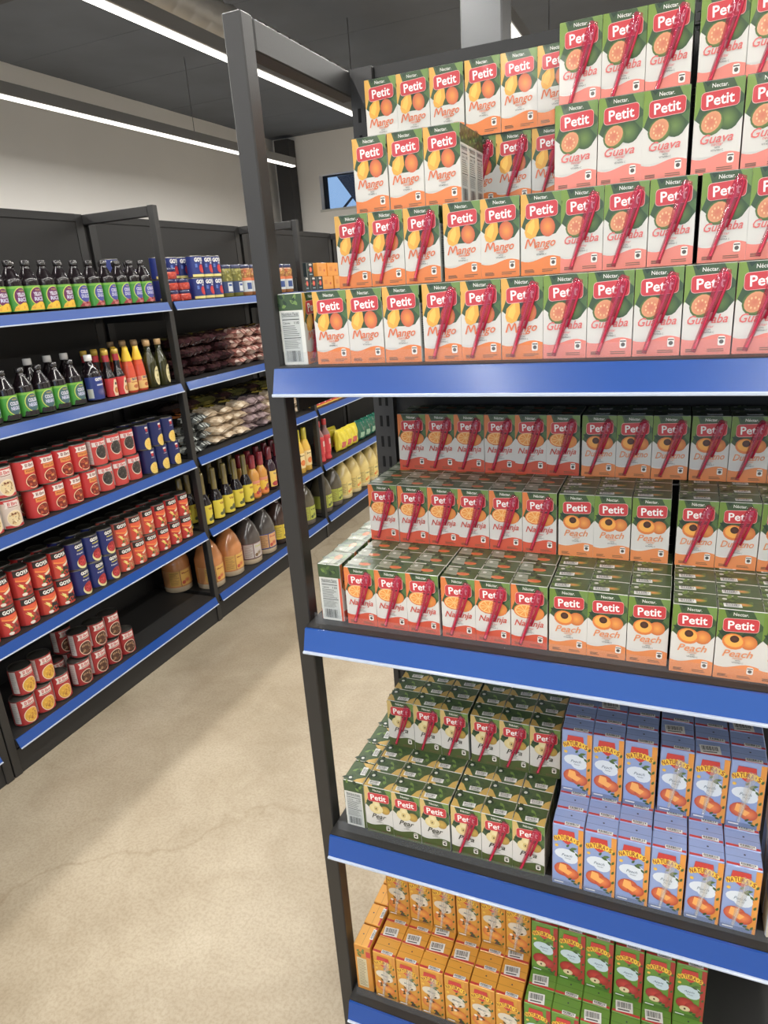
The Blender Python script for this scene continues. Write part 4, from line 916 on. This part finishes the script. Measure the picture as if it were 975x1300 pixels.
# bottom aisle shelf
E5 = 'bottom aisle shelf'
run('hominy','red can of yellow corn, lower layer',[.50,.58,.66],zE,FX,E5,'yellow corn cans'); run('hominy','red can of yellow corn, upper layer',[.53,.615],zE+.1046,FX-.01,E5,'yellow corn cans')
run('hominy','red can of yellow corn behind the others',[.60],zE,FX-.09,E5,'yellow corn cans')
run('mushroom','red can of brown mushrooms, lower layer',[.765,.85,.93,1.01],zE,FX,E5,'brown mushroom cans',1); run('mushroom','red can of brown mushrooms, upper layer',[.80,.88,.96],zE+.1046,FX-.01,E5,'brown mushroom cans',1)
run('mushroom','red can of brown mushrooms behind, lower layer',[.73,.815,.90],zE,FX-.095,E5,'brown mushroom cans',1); run('mushroom','red can of brown mushrooms behind, upper layer',[.80],zE+.1046,FX-.105,E5,'brown mushroom cans',1)
run('tan_jug','tan juice jug set far back in shadow left of post',[1.612],zE,FX-.20,E5,'tan juice jugs'); run('tan_jug','tan juice jug partly hidden by the post',[1.695],zE,FX-.055,E5,'tan juice jugs'); run('tan_jug','tan juice jug between the post and the dark jug',[1.855],zE,FX-.045,E5,'tan juice jugs')
run('dark_jug','dark prune juice jug',[2.02],zE,FX-.035,E5,'dark juice jugs'); run('blue_jug','dark jug with blue label',[2.175],zE,FX-.035,E5,'dark juice jugs'); run('brown_jug','brown jug with bright yellow label',[2.33,2.49],zE,FX-.035,E5,'brown jugs with yellow labels')
run('olive_jug','dark jug with olive green label, left of far post',[2.66],zE,FX-.035,E5,'olive label jugs'); run('olive_jug','dark jug with olive green label, right of far post',[2.90,3.055],zE,FX-.035,E5,'olive label jugs')
run('cream_jug','cream citrus jug with orange on label',[3.21,3.365,3.52,3.675,3.83],zE,FX-.035,E5,'cream citrus jugs')
# bottles of the middle and far bays
run('molasses','gold neck bottle with yellow label',[1.665,1.76,1.85,1.94,2.03],zD,FX,D4,'gold neck bottles',2,.085); run('molasses','tall gold neck bottle left of the post',[1.565],zD,FX-.05,D4,'gold neck bottles')
run('red_neck','red capped bottle with yellow orange label',[2.105,2.185],zD,FX,D4,'red capped mojo bottles',2,.08); run('grape','dark bottle with maroon cap and cream label',[2.275,2.36,2.44],zD,FX,D4,'maroon capped bottles',2,.08)
run('pineapple','yellow pineapple drink bottle',[2.53,2.61,2.69],zD,FX,D4,'yellow drink bottles',2,.08); run('red_bottle','red soda bottle',[2.88,2.965],zD,FX,D4,'red soda bottles',1)
run('yellow_pack','bright yellow snack bag',[3.18,3.27,3.36],zD,FX,D4,'yellow snack bags',1); run('yellow_pack','bright yellow snack bag standing behind',[3.14,3.24],zD,FX-.10,D4,'yellow snack bags',1)
run('green_pack','dark green snack bag',[3.49,3.59,3.69,3.79,3.89],zD,FX,D4,'green snack bags',1)
run('flour_box','red and yellow brick pack',[2.875,2.955,3.035,3.115,3.195,3.275],zC_,FX,'third aisle shelf','red and yellow brick packs',1)
# bags of beans lying in stacks, ends towards the aisle
def bags(cols_, ys, z, x, lev, layers, T, grp, off=1):
    for i, y in enumerate(ys):
        for l in range(layers[i % len(layers)]):
            k = cols_(i, l)
            nm = {'cream_bag':'cream beans','purple_bag':'purple brown beans','silver_bag':'silvery dark beans','dark_bag':'dark red beans','pink_bag':'pink beans','olive_bag':'olive green split peas'}[k]
            lab = 'bag of %s, %s stack from post, %s layer up, %s' % (nm, ORD[i+off], ORD[l+1], lev)
            L_put(k, y+R.uniform(-.006,.006), z+l*T, x-R.uniform(-.01,.035), lab, grp, R.uniform(-13, 13))
bags(lambda i, l: 'dark_bag' if i < 4 else 'pink_bag', [1.72,1.83,1.94,2.05,2.18,2.30,2.42,2.54,2.66], zB, XL-.185, 'second aisle shelf', [4], .047, 'stacked bags of red beans')
def third(i, l):
    if i == 0: return 'silver_bag'
    if l >= 4: return 'olive_bag' if i % 2 else 'dark_bag'
    return ['silver_bag','silver_bag','cream_bag','cream_bag','cream_bag','purple_bag','purple_bag','cream_bag','cream_bag','cream_bag','cream_bag'][i]
bags(third, [1.67,1.775,1.88,1.985,2.09,2.195,2.30,2.405,2.51,2.615,2.72], zC_, XL-.165, 'third aisle shelf', [4], .0448, 'stacked bags of dried beans')
for i, y in enumerate([1.55]):
    for l in range(4): L_put(['olive_bag','olive_bag','dark_bag','cream_bag'][l], y, zC_+l*.0448, XL-.24, 'bag of split peas behind the navy cans, %s layer from bottom' % ORD[l+1], 'bags behind the navy cans', 0)
for i, y in enumerate([1.78,1.92,2.06,2.20,2.34,2.48,2.62]):
    L_put('olive_bag' if i % 2 else 'dark_bag', y, zC_+4*.0449, XL-.235, '%s bag lying across the back of the stacks, %s from post, third aisle shelf' % ('olive green' if i % 2 else 'dark', ORD[i+1]), 'bags across the back', 78)
for k_, p in PR.items():
    for ch in KIDS.get(p.name, []): bpy.data.objects.remove(ch)
    bpy.data.objects.remove(p)

# ------------------------------------------------------------------ cartons deep inside the stacks: one mass of stock
bpy.context.view_layer.update()
dg = bpy.context.evaluated_depsgraph_get()
eye = camo.location
def seen(o, w, d, h):
    mw = o.matrix_world
    pts = [Vector((w*a, -d-.003, h*b)) for a in (-.9, -.4, .1, .6, .95) for b in (.04, .3, .6, .8, .97)] + [Vector((w*a, d*b, h+.002)) for a in (-.9, 0, .9) for b in (-.9, -.3, .4, .95)] + [Vector((s*(w+.002), d*b, h*c)) for s in (-1, 1) for b in (-.8, 0, .8) for c in (.1, .5, .95)]
    for p in pts:
        q = mw @ p; c = camo.matrix_world.inverted() @ q
        if c.z > 0 or abs(c.x/-c.z) > .57 or abs(c.y/-c.z) > .76: continue
        dr = (q-eye); L = dr.length; dr.normalize(); st = eye.copy(); ok = False; rem = L
        for _ in range(5):
            hit, loc, nn, ii, ob, mm_ = SC.ray_cast(dg, st, dr, distance=rem-.0005)
            if not hit: ok = True; break
            if ob == o or ob.parent == o: ok = True; break
            if ob.name.startswith(('clear_front_guard',)): st = loc+dr*.001; rem = L-(st-eye).length; continue
            break
        if ok: return True
    return False
hid = []
for o in list(SC.objects):
    if o.get('category') == 'juice carton':
        pt = o.name.startswith('juice'); w, d, h = (PW/2, PD/2, PH) if pt else (NW/2, ND/2, NH)
        if not seen(o, w, d, h): hid.append((o, w, d, h, pt))
mb = MB()
for o, w, d, h, pt in hid:
    mw = Matrix.Translation(o.location) @ Euler(o.rotation_euler).to_matrix().to_4x4(); lab = o['label']
    base = (226,224,216) if pt else next(c for k, c in (('blue', NAT['peach']['bg']), ('orange', NAT['mixed']['bg']), ('apple', NAT['apple']['bg']), ('cream', (196,202,214))) if k in lab)
    mb.hexa([mw @ Vector((x, y, z)) for z in (0, h) for y in (-d, d) for x in (-w, w)], base, 'carton')
    if pt:
        for s in (-1, 1): mb.face([mw @ Vector((s*w*x, s*(d+.0003), z)) for x, z in ((-1,.055),(1,.055),(1,h),(-1,h))], GR, 'carton')
        for s in (-1, 1): mb.face([mw @ Vector((s*(w+.0003), s*d*x, z)) for x, z in ((-1,.08),(1,.08),(1,h),(-1,h))], GR, 'carton')
        mb.face([mw @ Vector((w*x, d*y, h+.0003)) for x, y in ((-1,-1),(1,-1),(1,1),(-1,1))], (70,92,52), 'carton')
    for ch in list(o.children): bpy.data.objects.remove(ch)
    bpy.data.objects.remove(o)
tag(mb.obj('carton_stock'), 'juice cartons packed behind the visible rows on the near shelving unit', 'juice cartons', kind='stuff')
